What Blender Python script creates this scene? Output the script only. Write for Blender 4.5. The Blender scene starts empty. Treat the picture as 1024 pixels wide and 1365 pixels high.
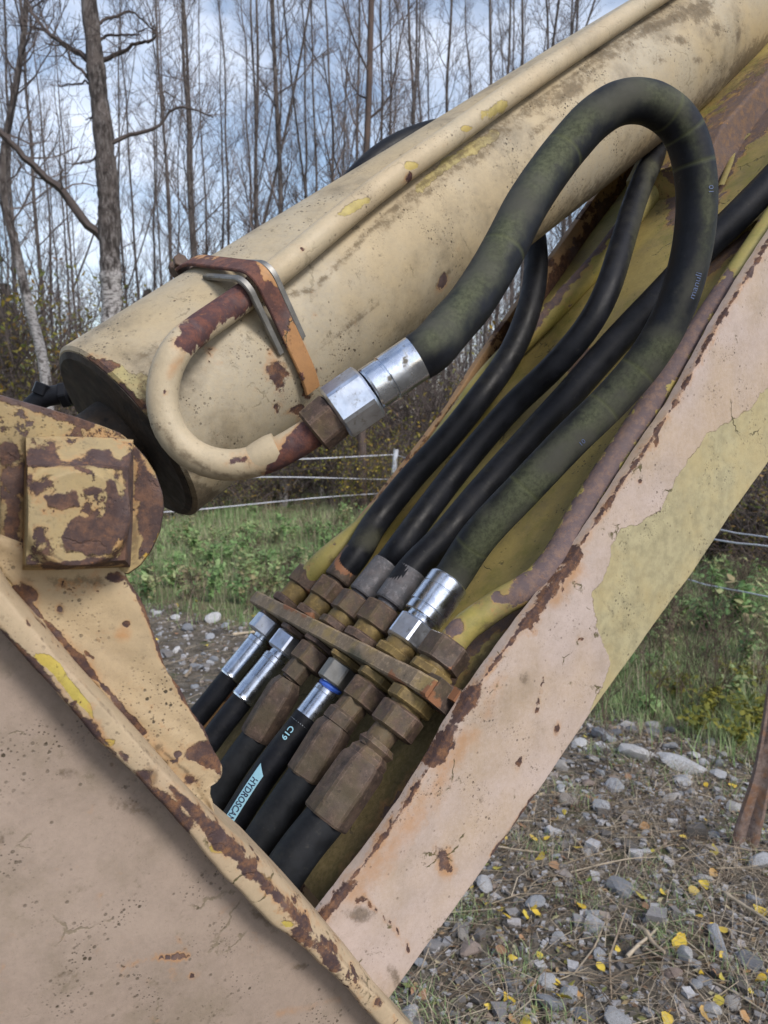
import bpy, math, random
import numpy as np
from mathutils import Vector, Matrix

SC = bpy.context.scene
COL = SC.collection
# ------------------------------------------------------------------ camera, sky, sun, exposure
F = 1031.0
PITCH = math.radians(6.7)
CAMZ = 1.6
cam_d = bpy.data.cameras.new("camera")
cam = bpy.data.objects.new("camera", cam_d)
COL.objects.link(cam)
cam.location = (0, 0, CAMZ)
cam.rotation_euler = (math.pi / 2 - PITCH, 0, 0)
cam_d.sensor_fit = 'VERTICAL'
cam_d.sensor_height = 36.0
cam_d.lens = 36.0 * F / 1365.0
cam_d.clip_start = 0.02
cam_d.clip_end = 1500
cam_d.dof.use_dof = True
cam_d.dof.focus_distance = 0.82
cam_d.dof.aperture_fstop = 13.0
SC.camera = cam

SUN_ELEV, SUN_AZ = math.radians(42), math.radians(140)   # azimuth from +Y towards +X
wd = bpy.data.worlds.new("World")
SC.world = wd
wd.use_nodes = True
wn, wl = wd.node_tree.nodes, wd.node_tree.links
wn.clear()
w_out = wn.new('ShaderNodeOutputWorld')
w_bg = wn.new('ShaderNodeBackground')
w_sky = wn.new('ShaderNodeTexSky')
w_sky.sky_type = 'NISHITA'
w_sky.sun_disc = False
w_sky.sun_elevation = SUN_ELEV
w_sky.sun_rotation = SUN_AZ
w_sky.air_density = 1.0
w_sky.dust_density = 1.0
w_tc = wn.new('ShaderNodeTexCoord')
w_map = wn.new('ShaderNodeMapping')
w_map.inputs['Scale'].default_value = (1.0, 1.0, 2.2)
w_map.inputs['Location'].default_value = (3.1, 1.7, 0.4)
w_n = wn.new('ShaderNodeTexNoise')
w_n.inputs['Scale'].default_value = 3.4
w_n.inputs['Detail'].default_value = 9
w_n.inputs['Roughness'].default_value = 0.58
w_mr = wn.new('ShaderNodeMapRange')
w_mr.interpolation_type = 'SMOOTHSTEP'
w_mr.inputs['From Min'].default_value = 0.36
w_mr.inputs['From Max'].default_value = 0.82
w_mix = wn.new('ShaderNodeMix')
w_mix.data_type = 'RGBA'
w_mix.inputs['B'].default_value = (7.4, 7.9, 9.0, 1)
w_blue = wn.new('ShaderNodeMix')
w_blue.data_type = 'RGBA'
w_blue.blend_type = 'MULTIPLY'
w_blue.inputs['Factor'].default_value = 1.0
w_blue.inputs['B'].default_value = (1.30, 1.20, 1.12, 1)
w_bg.inputs['Strength'].default_value = 0.12
wl.new(w_tc.outputs['Generated'], w_map.inputs['Vector'])
wl.new(w_map.outputs['Vector'], w_n.inputs['Vector'])
wl.new(w_n.outputs['Fac'], w_mr.inputs['Value'])
wl.new(w_mr.outputs['Result'], w_mix.inputs['Factor'])
wl.new(w_sky.outputs['Color'], w_blue.inputs['A'])
wl.new(w_blue.outputs['Result'], w_mix.inputs['A'])
wl.new(w_mix.outputs['Result'], w_bg.inputs['Color'])
wl.new(w_bg.outputs['Background'], w_out.inputs['Surface'])

sun_d = bpy.data.lights.new("sun", 'SUN')
sun_d.energy = 2.4
sun_d.angle = math.radians(16)
sun_d.color = (1.0, 0.95, 0.88)
sun = bpy.data.objects.new("sun", sun_d)
COL.objects.link(sun)
sd = Vector((math.sin(SUN_AZ) * math.cos(SUN_ELEV), math.cos(SUN_AZ) * math.cos(SUN_ELEV), math.sin(SUN_ELEV)))
sun.rotation_euler = sd.to_track_quat('Z', 'Y').to_euler()
sun.location = sd * 50

SC.view_settings.view_transform = 'Standard'
SC.view_settings.look = 'None'
SC.view_settings.exposure = 0.40
SC.view_settings.gamma = 1.0
SC.view_settings.use_curve_mapping = False
SC.cycles.max_bounces = 6

# ------------------------------------------------------------------ coordinates
PSI = math.radians(31.3)
C = np.array([0, 0, CAMZ])
cp, sp = math.cos(PITCH), math.sin(PITCH)
RT = np.array([1, 0, 0.]); UP = np.array([0, sp, cp]); FW = np.array([0, cp, -sp])
def ray(u, v): return RT * ((u - 512) / F) + UP * (-(v - 682.5) / F) + FW
AX = np.array([math.cos(PSI), math.sin(PSI), 0]); BX = np.array([-math.sin(PSI), math.cos(PSI), 0]); ZX = np.array([0, 0, 1.])
MM = np.stack([AX, BX, ZX])          # world -> machine frame (along, across, up)
OR = C + ray(700, 900) * .8          # machine origin: a point on the boom's near side plate
def loc(P): return MM @ (np.asarray(P, float) - OR)
def wor(l): return OR + MM.T @ np.asarray(l, float)
CL = loc(C)
def ML(u, v, D): return loc(C + ray(u, v) * D)
def PL(u, v, t):
    r = MM @ ray(u, v)
    return CL + r * ((t - CL[1]) / r[1])
A0 = PL(502, 1130, 0); A1 = PL(956, 433, 0)
EX = (A1 - A0) / np.linalg.norm(A1 - A0)        # along the boom
NX = np.array([-EX[2], 0, EX[0]])               # out of the boom's top
def FH(u, v, h):                                 # point at height h over the boom's top edge plane
    r = MM @ ray(u, v)
    return CL + r * ((h + A0 @ NX - CL @ NX) / (r @ NX))
def pixv(V):                                     # project machine points (n,3) back to photo pixels
    d = V @ MM + OR - C
    w = np.maximum(d @ FW, .02)
    return 512 + F * (d @ RT) / w, 682.5 - F * (d @ UP) / w
def GP(u, v):                                    # ground point under a photo pixel
    r = ray(u, v)
    k = -CAMZ / r[2]
    return (C + r * k)
def nrm(v): return v / (np.linalg.norm(v) + 1e-12)

# ------------------------------------------------------------------ mesh helpers
def mk(name, V, quads=None, tris=None, mat=None, smooth=True, sharp=None, attrs=None):
    V = np.asarray(V, np.float32).reshape(-1, 3)
    me = bpy.data.meshes.new(name)
    me.vertices.add(len(V)); me.vertices.foreach_set('co', V.ravel())
    L = []; S = []; pos = 0
    if quads is not None and len(quads):
        q = np.asarray(quads, np.int32).reshape(-1, 4)
        L.append(q.ravel()); S.append(pos + np.arange(len(q)) * 4); pos += q.size
    if tris is not None and len(tris):
        q = np.asarray(tris, np.int32).reshape(-1, 3)
        L.append(q.ravel()); S.append(pos + np.arange(len(q)) * 3); pos += q.size
    L = np.concatenate(L).astype(np.int32); S = np.concatenate(S).astype(np.int32)
    me.loops.add(len(L)); me.loops.foreach_set('vertex_index', L)
    me.polygons.add(len(S)); me.polygons.foreach_set('loop_start', S)
    me.update(calc_edges=True)
    if not smooth: me.shade_flat()
    else:
        me.shade_smooth()
        if sharp is not None: me.set_sharp_from_angle(angle=math.radians(sharp))
    for k, a in (attrs or {}).items():
        at = me.attributes.new(k, 'FLOAT', 'POINT')
        at.data.foreach_set('value', np.asarray(a, np.float32))
    if mat: me.materials.append(mat)
    return me
def ob(name, me, parent=None, **props):
    o = bpy.data.objects.new(name, me)
    COL.objects.link(o)
    if parent is not None: o.parent = parent
    for k, v in props.items(): o[k] = v
    return o
def empty(name, p, rz, label, cat, group=None):
    o = bpy.data.objects.new(name, None)
    o.empty_display_size = .1
    COL.objects.link(o)
    o.location = p; o.rotation_euler = (0, 0, rz)
    o['label'] = label; o['category'] = cat
    if group: o['group'] = group
    return o
class Thing:                                     # a machine thing: Empty at its base, parts in machine coordinates
    def __init__(s, name, label, cat, p0, group=None):
        s.p0 = np.asarray(p0, float)
        s.o = empty(name, wor(s.p0), PSI, label, cat, group)
    def part(s, name, VF, mat, parent=None, sharp=24, shapes=None, label=None, attrs=None):
        V, Q, T = VF
        at = dict(attrs or {})
        for k, sh in (shapes or {}).items():
            p = paint(V, sh)
            at[k] = np.maximum(at[k], p) if k in at else p
        me = mk(name, np.asarray(V) - s.p0, Q, T, mat, True, sharp, at)
        o = ob(name, me, parent or s.o)
        if label: o['label'] = label
        return o
def sdf_poly(x, y, pts):
    pts = np.asarray(pts, float); d = np.full(x.shape, 1e9); s = np.zeros(x.shape, bool)
    n = len(pts)
    for i in range(n):
        a = pts[i]; b = pts[(i + 1) % n]; e = b - a
        k = np.clip(((x - a[0]) * e[0] + (y - a[1]) * e[1]) / (e @ e + 1e-9), 0, 1)
        d = np.minimum(d, np.hypot(x - a[0] - e[0] * k, y - a[1] - e[1] * k))
        c = ((a[1] > y) != (b[1] > y)) & (x < (b[0] - a[0]) * (y - a[1]) / (b[1] - a[1] + 1e-12) + a[0])
        s ^= c
    return np.where(s, -d, d)
def sdf_line(x, y, pts):
    pts = np.asarray(pts, float); d = np.full(x.shape, 1e9)
    for i in range(len(pts) - 1):
        a = pts[i]; b = pts[i + 1]; e = b - a
        k = np.clip(((x - a[0]) * e[0] + (y - a[1]) * e[1]) / (e @ e + 1e-9), 0, 1)
        d = np.minimum(d, np.hypot(x - a[0] - e[0] * k, y - a[1] - e[1] * k))
    return d
def paint(V, shapes):                            # stains, chips and some painted shade laid on the surface where the photo has them
    x, y = pixv(np.asarray(V)); r = np.zeros(len(V))
    for s in shapes:
        S = 14.0
        if s[0] == 'p': d = sdf_poly(x, y, s[1]); S = s[2] * 1.7 if len(s) > 2 else 18
        elif s[0] == 'l': d = sdf_line(x, y, s[1]) - s[2]; S = s[3] if len(s) > 3 else min(14, max(6, s[2] * 1.8))
        else:
            _, u, v, ru, rv, *a = s
            an = math.radians(a[0]) if a else 0
            dx = (x - u) * math.cos(an) + (y - v) * math.sin(an); dy = -(x - u) * math.sin(an) + (y - v) * math.cos(an)
            d = (np.hypot(dx / ru, dy / rv) - 1) * min(ru, rv); S = max(6, min(15, 1.7 * min(ru, rv)))
        r = np.maximum(r, np.clip(.5 - d / (2 * S), 0, 1))
    return r
def grid_q(nu, nv, off=0, closed_v=False):
    i, j = np.meshgrid(np.arange(nu - 1), np.arange(nv if closed_v else nv - 1), indexing='ij')
    j2 = (j + 1) % nv
    return (np.stack([i * nv + j, i * nv + j2, (i + 1) * nv + j2, (i + 1) * nv + j], -1).reshape(-1, 4) + off)
def resample(P, n):
    P = np.asarray(P, float); d = np.r_[0, np.cumsum(np.linalg.norm(np.diff(P, axis=0), axis=1))]
    t = np.linspace(0, d[-1], n)
    return np.stack([np.interp(t, d, P[:, k]) for k in range(P.shape[1])], 1)
def spline(P, n):                                # Catmull-Rom through the points, then even spacing
    P = np.asarray(P, float); Q = np.vstack([2 * P[0] - P[1], P, 2 * P[-1] - P[-2]]); out = []
    for i in range(len(P) - 1):
        a, b, c, d = Q[i:i + 4]
        for t in np.linspace(0, 1, 12, endpoint=False):
            out.append(.5 * (2 * b + (c - a) * t + (2 * a - 5 * b + 4 * c - d) * t * t + (3 * b - a - 3 * c + d) * t ** 3))
    out.append(P[-1])
    return resample(np.array(out), n)
def frames(P):
    T = np.gradient(P, axis=0); T /= np.linalg.norm(T, axis=1)[:, None] + 1e-12
    r0 = np.array([0, 0, 1.]) if abs(T[0][2]) < .9 else np.array([1., 0, 0])
    U = np.zeros_like(P); u = nrm(r0 - T[0] * (r0 @ T[0]))
    for i in range(len(P)):
        u = nrm(u - T[i] * (u @ T[i])); U[i] = u
    return T, U, np.cross(T, U)
def sweep(P, r, seg=28, cap=True):
    P = np.asarray(P, float); n = len(P)
    r = np.broadcast_to(np.asarray(r, float), (n,))
    T, U, W = frames(P)
    a = np.linspace(0, 2 * np.pi, seg, endpoint=False)
    V = P[:, None] + r[:, None, None] * (np.cos(a)[None, :, None] * U[:, None] + np.sin(a)[None, :, None] * W[:, None])
    V = V.reshape(-1, 3); Q = grid_q(n, seg, 0, True); tri = []
    if cap:
        V = np.vstack([V, P[0], P[-1]]); k = n * seg
        for j in range(seg):
            tri.append((k, (j + 1) % seg, j)); tri.append((k + 1, (n - 1) * seg + j, (n - 1) * seg + (j + 1) % seg))
    return V, Q, np.array(tri) if tri else None
def turned(p0, p1, prof, n=32, rot=0.0, ref=None):   # a turned or hexagonal solid along p0->p1; prof = (distance, radius)
    p0 = np.asarray(p0, float); p1 = np.asarray(p1, float); T = nrm(p1 - p0)
    ref = np.array([0, 1., 0]) if ref is None else ref
    U = nrm(ref - T * (ref @ T)); W = np.cross(T, U)
    if n == 6:
        a = np.concatenate([[k * math.pi / 3 - .07, k * math.pi / 3 + .07] for k in range(6)]) + rot
    else:
        a = np.linspace(0, 2 * np.pi, n, endpoint=False) + rot
    m = len(a); V = []
    for d, r in prof:
        V.append(p0 + T * d + r * (np.cos(a)[:, None] * U + np.sin(a)[:, None] * W))
    k = len(prof)
    V = np.vstack(V + [p0 + T * prof[0][0], p0 + T * prof[-1][0]])
    tri = []
    for j in range(m):
        tri.append((k * m, (j + 1) % m, j)); tri.append((k * m + 1, (k - 1) * m + j, (k - 1) * m + (j + 1) % m))
    return V, grid_q(k, m, 0, True), np.array(tri)
def hexnut(p0, p1, r, rot=0.0):
    L = np.linalg.norm(np.asarray(p1) - np.asarray(p0)); c = min(.1 * r, L * .2)
    return turned(p0, p1, [(0, .84 * r), (c * .5, .95 * r), (c, r), (L * .5, r), (L - c, r), (L - c * .5, .95 * r), (L, .84 * r)], 6, rot)
def dense(prof, step):
    out = [prof[0]]
    for a, b in zip(prof[:-1], prof[1:]):
        k = max(1, int((b[0] - a[0]) / step))
        for i in range(1, k + 1): out.append((a[0] + (b[0] - a[0]) * i / k, a[1] + (b[1] - a[1]) * i / k))
    return out
def join(*L):
    V = []; Q = []; T = []; o = 0
    for v, q, t in L:
        v = np.asarray(v)
        V.append(v)
        if q is not None and len(q): Q.append(np.asarray(q) + o)
        if t is not None and len(t): T.append(np.asarray(t) + o)
        o += len(v)
    return np.vstack(V), (np.vstack(Q) if Q else None), (np.vstack(T) if T else None)
def plate(PA, PB, thick, nu=200, nv=50, bev=.003, wob=0.0, seed=0, ydir=1):
    # a steel plate between two edge curves (machine points); front face towards -y, wavy burnt edges
    rng = np.random.default_rng(seed)
    A = resample(PA, nu); Bp = resample(PB, nu)
    if wob:
        for E_, O_ in ((A, Bp), (Bp, A)):
            k = np.arange(nu)
            w = sum(rng.normal(0, 1) * np.sin(k * f + rng.uniform(0, 6)) / (1 + i) for i, f in enumerate((.11, .23, .47, .9, 1.6)))
            dirv = (O_ - E_); dirv /= np.linalg.norm(dirv, axis=1)[:, None]
            E_ += dirv * (w * wob)[:, None]
    wdt = np.linalg.norm(Bp - A, axis=1).mean()
    e = np.array([0, .3, .65, 1.0]) * bev / wdt
    vs = np.r_[e, np.linspace(e[-1], 1 - e[-1], nv)[1:-1], (1 - e)[::-1]]
    G = A[:, None] * (1 - vs)[None, :, None] + Bp[:, None] * vs[None, :, None]
    d = np.minimum(vs, 1 - vs) * wdt
    G[:, :, 1] += (bev * (1 - np.sqrt(np.clip(1 - (1 - np.clip(d / bev, 0, 1)) ** 2, 0, 1))))[None, :]
    ii, jj = np.meshgrid(np.arange(nu), np.arange(len(vs)), indexing='ij')
    G[:, :, 1] += .0012 * np.sin(ii * .05 + 1.3) * np.sin(jj * .09 + .5) + .0005 * np.sin(ii * .17) * np.sin(jj * .2 + 1)
    m = len(vs); V = G.reshape(-1, 3); Q = grid_q(nu, m)
    bA = A + np.array([0, thick, 0]); bB = Bp + np.array([0, thick, 0]); o = len(V)
    V = np.vstack([V, bA, bB])
    i = np.arange(nu - 1)
    Q = np.vstack([Q, np.stack([o + i, i * m, (i + 1) * m, o + i + 1], 1),
                   np.stack([i * m + m - 1, o + nu + i, o + nu + i + 1, (i + 1) * m + m - 1], 1),
                   np.stack([o + nu + i, o + i, o + i + 1, o + nu + i + 1], 1)])
    T = []
    for r0, a, b in ((0, o, o + nu), ((nu - 1) * m, o + nu - 1, o + 2 * nu - 1)):
        for j in range(m - 1): T.append((r0 + j, r0 + j + 1, a))
        T.append((a, r0 + m - 1, b))
    return V, Q, np.array(T)
def loft(loops, n=120, k=0, bulge=None, cap=True):
    # closed loops of points skinned in order; the last one closed with k shrinking rings
    L = []
    for lp in loops:
        L.append(resample(np.vstack([lp, lp[:1]]), n + 1)[:-1])
    last = L[-1]; c = last.mean(0)
    for s in range(1, k + 1):
        f = 1 - s / (k + 1); L.append(c + (last - c) * f)
    if bulge is not None: L = [bulge(x) if i >= len(loops) - 1 else x for i, x in enumerate(L)]
    V = np.vstack(L); m = len(L); T = []
    if cap:
        cc = L[-1].mean(0); V = np.vstack([V, cc, L[0].mean(0)])
        for j in range(n): T.append((m * n, (m - 1) * n + j, (m - 1) * n + (j + 1) % n)); T.append((m * n + 1, (j + 1) % n, j))
    return V, grid_q(m, n, 0, True), (np.array(T) if T else None)
def loft_rows(rows, nu):
    R = [resample(r, nu) for r in rows]
    V = np.stack(R, 1).reshape(-1, 3)
    return V, grid_q(nu, len(rows)), None
def box(c, ex, ey, ez, hx, hy, hz):
    c = np.asarray(c); V = []
    for a in (-1, 1):
        for b in (-1, 1):
            for d in (-1, 1): V.append(c + ex * hx * a + ey * hy * b + ez * hz * d)
    Q = [(0, 1, 3, 2), (4, 6, 7, 5), (0, 4, 5, 1), (2, 3, 7, 6), (0, 2, 6, 4), (1, 5, 7, 3)]
    return np.array(V), np.array(Q), None
# ------------------------------------------------------------------ materials
class NT:
    def __init__(s, name):
        s.m = bpy.data.materials.new(name); s.m.use_nodes = True
        s.t = s.m.node_tree; s.t.nodes.clear()
        s.out = s.t.nodes.new('ShaderNodeOutputMaterial'); s.b = s.t.nodes.new('ShaderNodeBsdfPrincipled')
        s.t.links.new(s.b.outputs[0], s.out.inputs[0])
        s.co = s.t.nodes.new('ShaderNodeTexCoord').outputs['Object']
    def put(s, sock, v):
        if v is None: return
        if isinstance(v, bpy.types.NodeSocket): s.t.links.new(v, sock)
        elif isinstance(v, (tuple, list)) and len(v) == 3 and sock.type == 'RGBA': sock.default_value = (*v, 1)
        else: sock.default_value = v
    def noise(s, scale, detail=5, rough=.55, vec=None, dist=0.0, col=False):
        n = s.t.nodes.new('ShaderNodeTexNoise'); s.put(n.inputs['Vector'], vec or s.co)
        n.inputs['Scale'].default_value = scale; n.inputs['Detail'].default_value = detail
        n.inputs['Roughness'].default_value = rough; n.inputs['Distortion'].default_value = dist
        return n.outputs['Color' if col else 'Fac']
    def voro(s, scale, feature='F1', vec=None, out='Distance', rnd=1.0):
        n = s.t.nodes.new('ShaderNodeTexVoronoi'); n.feature = feature; s.put(n.inputs['Vector'], vec or s.co)
        n.inputs['Scale'].default_value = scale; n.inputs['Randomness'].default_value = rnd
        return n.outputs[out]
    def map(s, scale=(1, 1, 1), rot=(0, 0, 0), vec=None, locn=(0, 0, 0)):
        n = s.t.nodes.new('ShaderNodeMapping'); s.put(n.inputs['Vector'], vec or s.co)
        n.inputs['Scale'].default_value = scale; n.inputs['Rotation'].default_value = rot; n.inputs['Location'].default_value = locn
        return n.outputs[0]
    def ss(s, v, a, b, lo=0.0, hi=1.0, kind='SMOOTHSTEP'):
        n = s.t.nodes.new('ShaderNodeMapRange'); n.interpolation_type = kind; s.put(n.inputs['Value'], v)
        n.inputs['From Min'].default_value = a; n.inputs['From Max'].default_value = b
        n.inputs['To Min'].default_value = lo; n.inputs['To Max'].default_value = hi
        return n.outputs['Result']
    def math(s, op, a, b=0.0, clamp=False):
        n = s.t.nodes.new('ShaderNodeMath'); n.operation = op; n.use_clamp = clamp
        s.put(n.inputs[0], a); s.put(n.inputs[1], b); return n.outputs[0]
    def mix(s, f, a, b, blend='MIX'):
        n = s.t.nodes.new('ShaderNodeMix'); n.data_type = 'RGBA'; n.blend_type = blend
        s.put(n.inputs['Factor'], f); s.put(n.inputs['A'], a); s.put(n.inputs['B'], b); return n.outputs['Result']
    def attr(s, name):
        n = s.t.nodes.new('ShaderNodeAttribute'); n.attribute_name = name; return n.outputs['Fac']
    def objrand(s):
        return s.t.nodes.new('ShaderNodeObjectInfo').outputs['Random']
    def ramp(s, v, stops):
        n = s.t.nodes.new('ShaderNodeValToRGB'); s.put(n.inputs[0], v); e = n.color_ramp.elements
        while len(e) < len(stops): e.new(.5)
        for x, (p, c) in zip(e, stops): x.position = p; x.color = (*c, 1)
        return n.outputs[0]
    def sep(s, vec=None):
        n = s.t.nodes.new('ShaderNodeSeparateXYZ'); s.put(n.inputs[0], vec or s.co); return n.outputs
    def fin(s, col, rough=.6, metal=0.0, bump=None, dist=.001, strength=1.0, spec=.5):
        s.put(s.b.inputs['Base Color'], col); s.put(s.b.inputs['Roughness'], rough); s.put(s.b.inputs['Metallic'], metal)
        s.put(s.b.inputs['Specular IOR Level'], spec)
        if bump is not None:
            n = s.t.nodes.new('ShaderNodeBump'); n.inputs['Distance'].default_value = dist; n.inputs['Strength'].default_value = strength
            s.put(n.inputs['Height'], bump); s.t.links.new(n.outputs[0], s.b.inputs['Normal'])
        return s.m
    def ragged(s, name, amp=.45, sc=55, w=.05, off=0.0):
        n1 = s.noise(sc, 8, .62)
        n1 = s.math('MULTIPLY', s.math('SUBTRACT', n1, .5), amp * 2)
        v = s.math('ADD', s.math('ADD', s.attr(name), n1), off)
        return s.ss(v, .5 - w, .5 + w), v

def worn_paint(name, base, base2, patch=(.42, .36, .17), rust=(.058, .034, .032), rust2=(.17, .085, .045),
               halo=(.38, .20, .085), grime_shade=(.05, .036, .022), loose=0.0, speck=.5, crack=1.0, dirt=.35, rough=.55, moss=0.0):
    k = NT(name)
    n_big = k.noise(5, 5, .6); n_mid = k.noise(28, 8, .65); n_fine = k.noise(190, 7, .75)
    c = k.mix(k.ss(n_big, .38, .64), base, base2)
    c = k.mix(k.ss(n_mid, .3, .75, 0, .34), c, tuple(x * .60 for x in base2))
    c = k.mix(k.ss(n_fine, .35, .7, 0, .30), c, tuple(min(1, x * 1.22) for x in base))
    c = k.mix(k.ss(k.noise(430, 4, .8), .56, .74, 0, .42), c, tuple(x * .42 for x in base2))
    # older coat showing through
    pm, pv = k.ragged('patch', .46, 44, .02)
    pc = k.mix(k.ss(k.noise(70, 7, .65), .35, .7), patch, tuple(x * .72 for x in patch))
    pc = k.mix(k.ss(k.noise(11, 6, .65), .42, .66, 0, .55), pc, tuple(x * y for x, y in zip(patch, (1.12, 1.0, .8))))
    c = k.mix(pm, c, pc)
    edge = k.ss(k.math('ABSOLUTE', k.math('SUBTRACT', pv, .49)), .0, .05, .8, 0)
    c = k.mix(k.math('MULTIPLY', edge, k.ss(k.noise(31, 5, .7), .42, .6)), c, (.17, .13, .07))
    # rusty water stains
    sv = k.math('ADD', k.attr('stain'), k.math('MULTIPLY', k.math('SUBTRACT', k.noise(38, 9, .7), .5), 1.1))
    c = k.mix(k.ss(sv, .40, .95, 0, .7), c, halo)
    # hairline cracks and flaked arcs
    wv = k.t.nodes.new('ShaderNodeVectorMath'); wv.operation = 'ADD'
    k.put(wv.inputs[0], k.co)
    sc = k.t.nodes.new('ShaderNodeVectorMath'); sc.operation = 'SCALE'; sc.inputs['Scale'].default_value = .05
    k.put(sc.inputs[0], k.noise(22, 5, .6, col=True)); k.t.links.new(sc.outputs[0], wv.inputs[1])
    ce = k.voro(15, 'DISTANCE_TO_EDGE', wv.outputs[0])
    gate = k.ss(k.noise(16, 5, .65, vec=k.map(locn=(4, 2, 7))), .55, .62)
    crk = k.math('MULTIPLY', k.ss(ce, .006, .022, 1, 0), gate)
    crk = k.math('MULTIPLY', crk, crack)
    c = k.mix(crk, c, (.10, .085, .04))
    # dirt film, pits and fly specks
    c = k.mix(k.math('MULTIPLY', k.ss(k.noise(9, 9, .7, vec=k.map(locn=(1, 5, 2))), .46, .75), dirt), c, (.16, .13, .085))
    c = k.mix(k.math('MULTIPLY', k.ss(k.noise(55, 9, .8, vec=k.map(locn=(6, 6, 2))), .56, .70), dirt * .9), c, (.13, .105, .065))
    spg = k.ss(k.noise(20, 5, .65, vec=k.map(locn=(8, 1, 3))), .48, .66)
    sp1 = k.ss(k.voro(150, 'F1'), .14, .26, 1, 0); sp2 = k.ss(k.voro(330, 'F1'), .14, .30, .75, 0); sp3 = k.ss(k.voro(62, 'F1'), .05, .11, 1, 0)
    spm = k.math('MULTIPLY', k.math('ADD', k.math('MULTIPLY', k.math('ADD', sp1, sp2), spg), k.math('MULTIPLY', sp3, .6)), speck, True)
    c = k.mix(spm, c, (.06, .046, .03))
    if moss:
        mm = k.math('MULTIPLY', k.ss(k.noise(14, 8, .7, vec=k.map(locn=(3, 3, 1))), .45, .66), moss)
        c = k.mix(mm, c, k.mix(k.ss(n_fine, .35, .65), (.20, .20, .035), (.08, .10, .02)))
    # dirt and painted shade gather in dots and smears
    gv = k.math('ADD', k.attr('grime_shade'), k.math('MULTIPLY', k.math('SUBTRACT', k.noise(95, 8, .78), .5), 1.5))
    gm = k.math('MULTIPLY', k.ss(gv, .42, .80), k.ss(k.attr('grime_shade'), .02, .3))
    c = k.mix(k.math('MULTIPLY', gm, .72), c, k.mix(k.ss(n_fine, .4, .65), grime_shade, tuple(x * 2.4 for x in grime_shade)))
    # rust where the paint has gone, orange bleeding round it
    rm, rv = k.ragged('rust', .70, 58, .055)
    if loose:
        lv = k.noise(34, 12, .70, vec=k.map(locn=(2, 9, 4)))
        rm = k.math('MAXIMUM', rm, k.ss(lv, .66 - loose * .2, .685 - loose * .2))
        rv = k.math('MAXIMUM', rv, k.ss(lv, .56 - loose * .2, .68 - loose * .2, 0, .6))
    hm = k.math('MULTIPLY', k.ss(rv, .14, .5), k.ss(k.noise(30, 6, .7), .40, .68, .0, .75))
    c = k.mix(hm, c, halo)
    rc = k.mix(k.ss(k.noise(85, 8, .7), .42, .66), rust, rust2)
    rc = k.mix(k.ss(k.noise(24, 5, .6), .5, .72, 0, .65), rc, (.125, .095, .095))
    rc = k.mix(k.ss(k.noise(130, 8, .8, vec=k.map(locn=(3, 1, 8))), .57, .70, 0, .7), rc, (.30, .135, .05))
    c = k.mix(rm, c, rc)
    r = k.math('ADD', k.ss(n_mid, .2, .8, rough - .08, rough + .12), k.math('MULTIPLY', k.math('MAXIMUM', rm, gm), .28), True)
    h = k.math('ADD', k.math('MULTIPLY', n_fine, .30), k.math('MULTIPLY', n_mid, .45))
    h = k.math('SUBTRACT', h, k.math('MULTIPLY', rm, .9))
    h = k.math('ADD', h, k.math('MULTIPLY', k.math('MULTIPLY', rm, k.noise(260, 5, .7)), .7))
    h = k.math('SUBTRACT', h, k.math('MULTIPLY', k.math('ADD', crk, spm), .5))
    h = k.math('SUBTRACT', h, k.math('MULTIPLY', pm, .35))
    return k.fin(c, r, 0, h, .0012, .85, .35)

M_boom = worn_paint('paint_boom', (0.431, 0.355, 0.326), (0.397, 0.304, 0.220), patch=(.37, .33, .20), speck=.7, dirt=.38)
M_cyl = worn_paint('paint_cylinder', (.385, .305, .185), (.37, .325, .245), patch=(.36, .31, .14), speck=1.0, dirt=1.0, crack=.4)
M_stick = worn_paint('paint_stick', (.315, .25, .205), (.275, .215, .175), patch=(.42, .32, .09), speck=1.0, dirt=.65, crack=.5)
M_flange = worn_paint('paint_flange', (0.418, 0.316, 0.213), (0.385, 0.307, 0.201), patch=(.42, .34, .08), rust=(.055, .034, .034), loose=.26, speck=.6, dirt=.4)
M_lug = worn_paint('paint_lug', (.40, .305, .185), (.38, .29, .185), patch=(.42, .32, .10), loose=.26, speck=1.0, dirt=.5)
M_block = worn_paint('paint_pivot', (0.360, 0.265, 0.123), (0.306, 0.242, 0.138), patch=(.45, .30, .05), rust=(.06, .038, .036), rust2=(.14, .075, .05), loose=.56, speck=1.0, dirt=.75)
M_pipe = worn_paint('paint_pipe', (0.437, 0.350, 0.229), (0.421, 0.359, 0.255), patch=(.42, .34, .12), rust=(.065, .033, .035), rust2=(.14, .055, .04), speck=.6, dirt=.35, crack=.25)
M_floor = worn_paint('paint_floor', (.38, .295, .10), (.28, .22, .085), patch=(.40, .30, .16), rust=(.12, .085, .075), rust2=(.20, .12, .07), speck=.8, dirt=.85, moss=.5)
M_rail = worn_paint('paint_rail', (.36, .21, .10), (.30, .19, .10), rust=(.07, .035, .025), loose=.62, speck=.5, dirt=.5)
M_ypipe = worn_paint('paint_line', (.36, .29, .085), (.30, .26, .09), patch=(.3, .25, .1), rust=(.115, .085, .088), rust2=(.19, .125, .10), loose=.2, dirt=.6, moss=.45, crack=.2)
M_strap = worn_paint('paint_strap', (.42, .22, .085), (.38, .20, .09), rust=(.085, .042, .038), rust2=(.16, .07, .05), loose=.15, dirt=.4)

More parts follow.
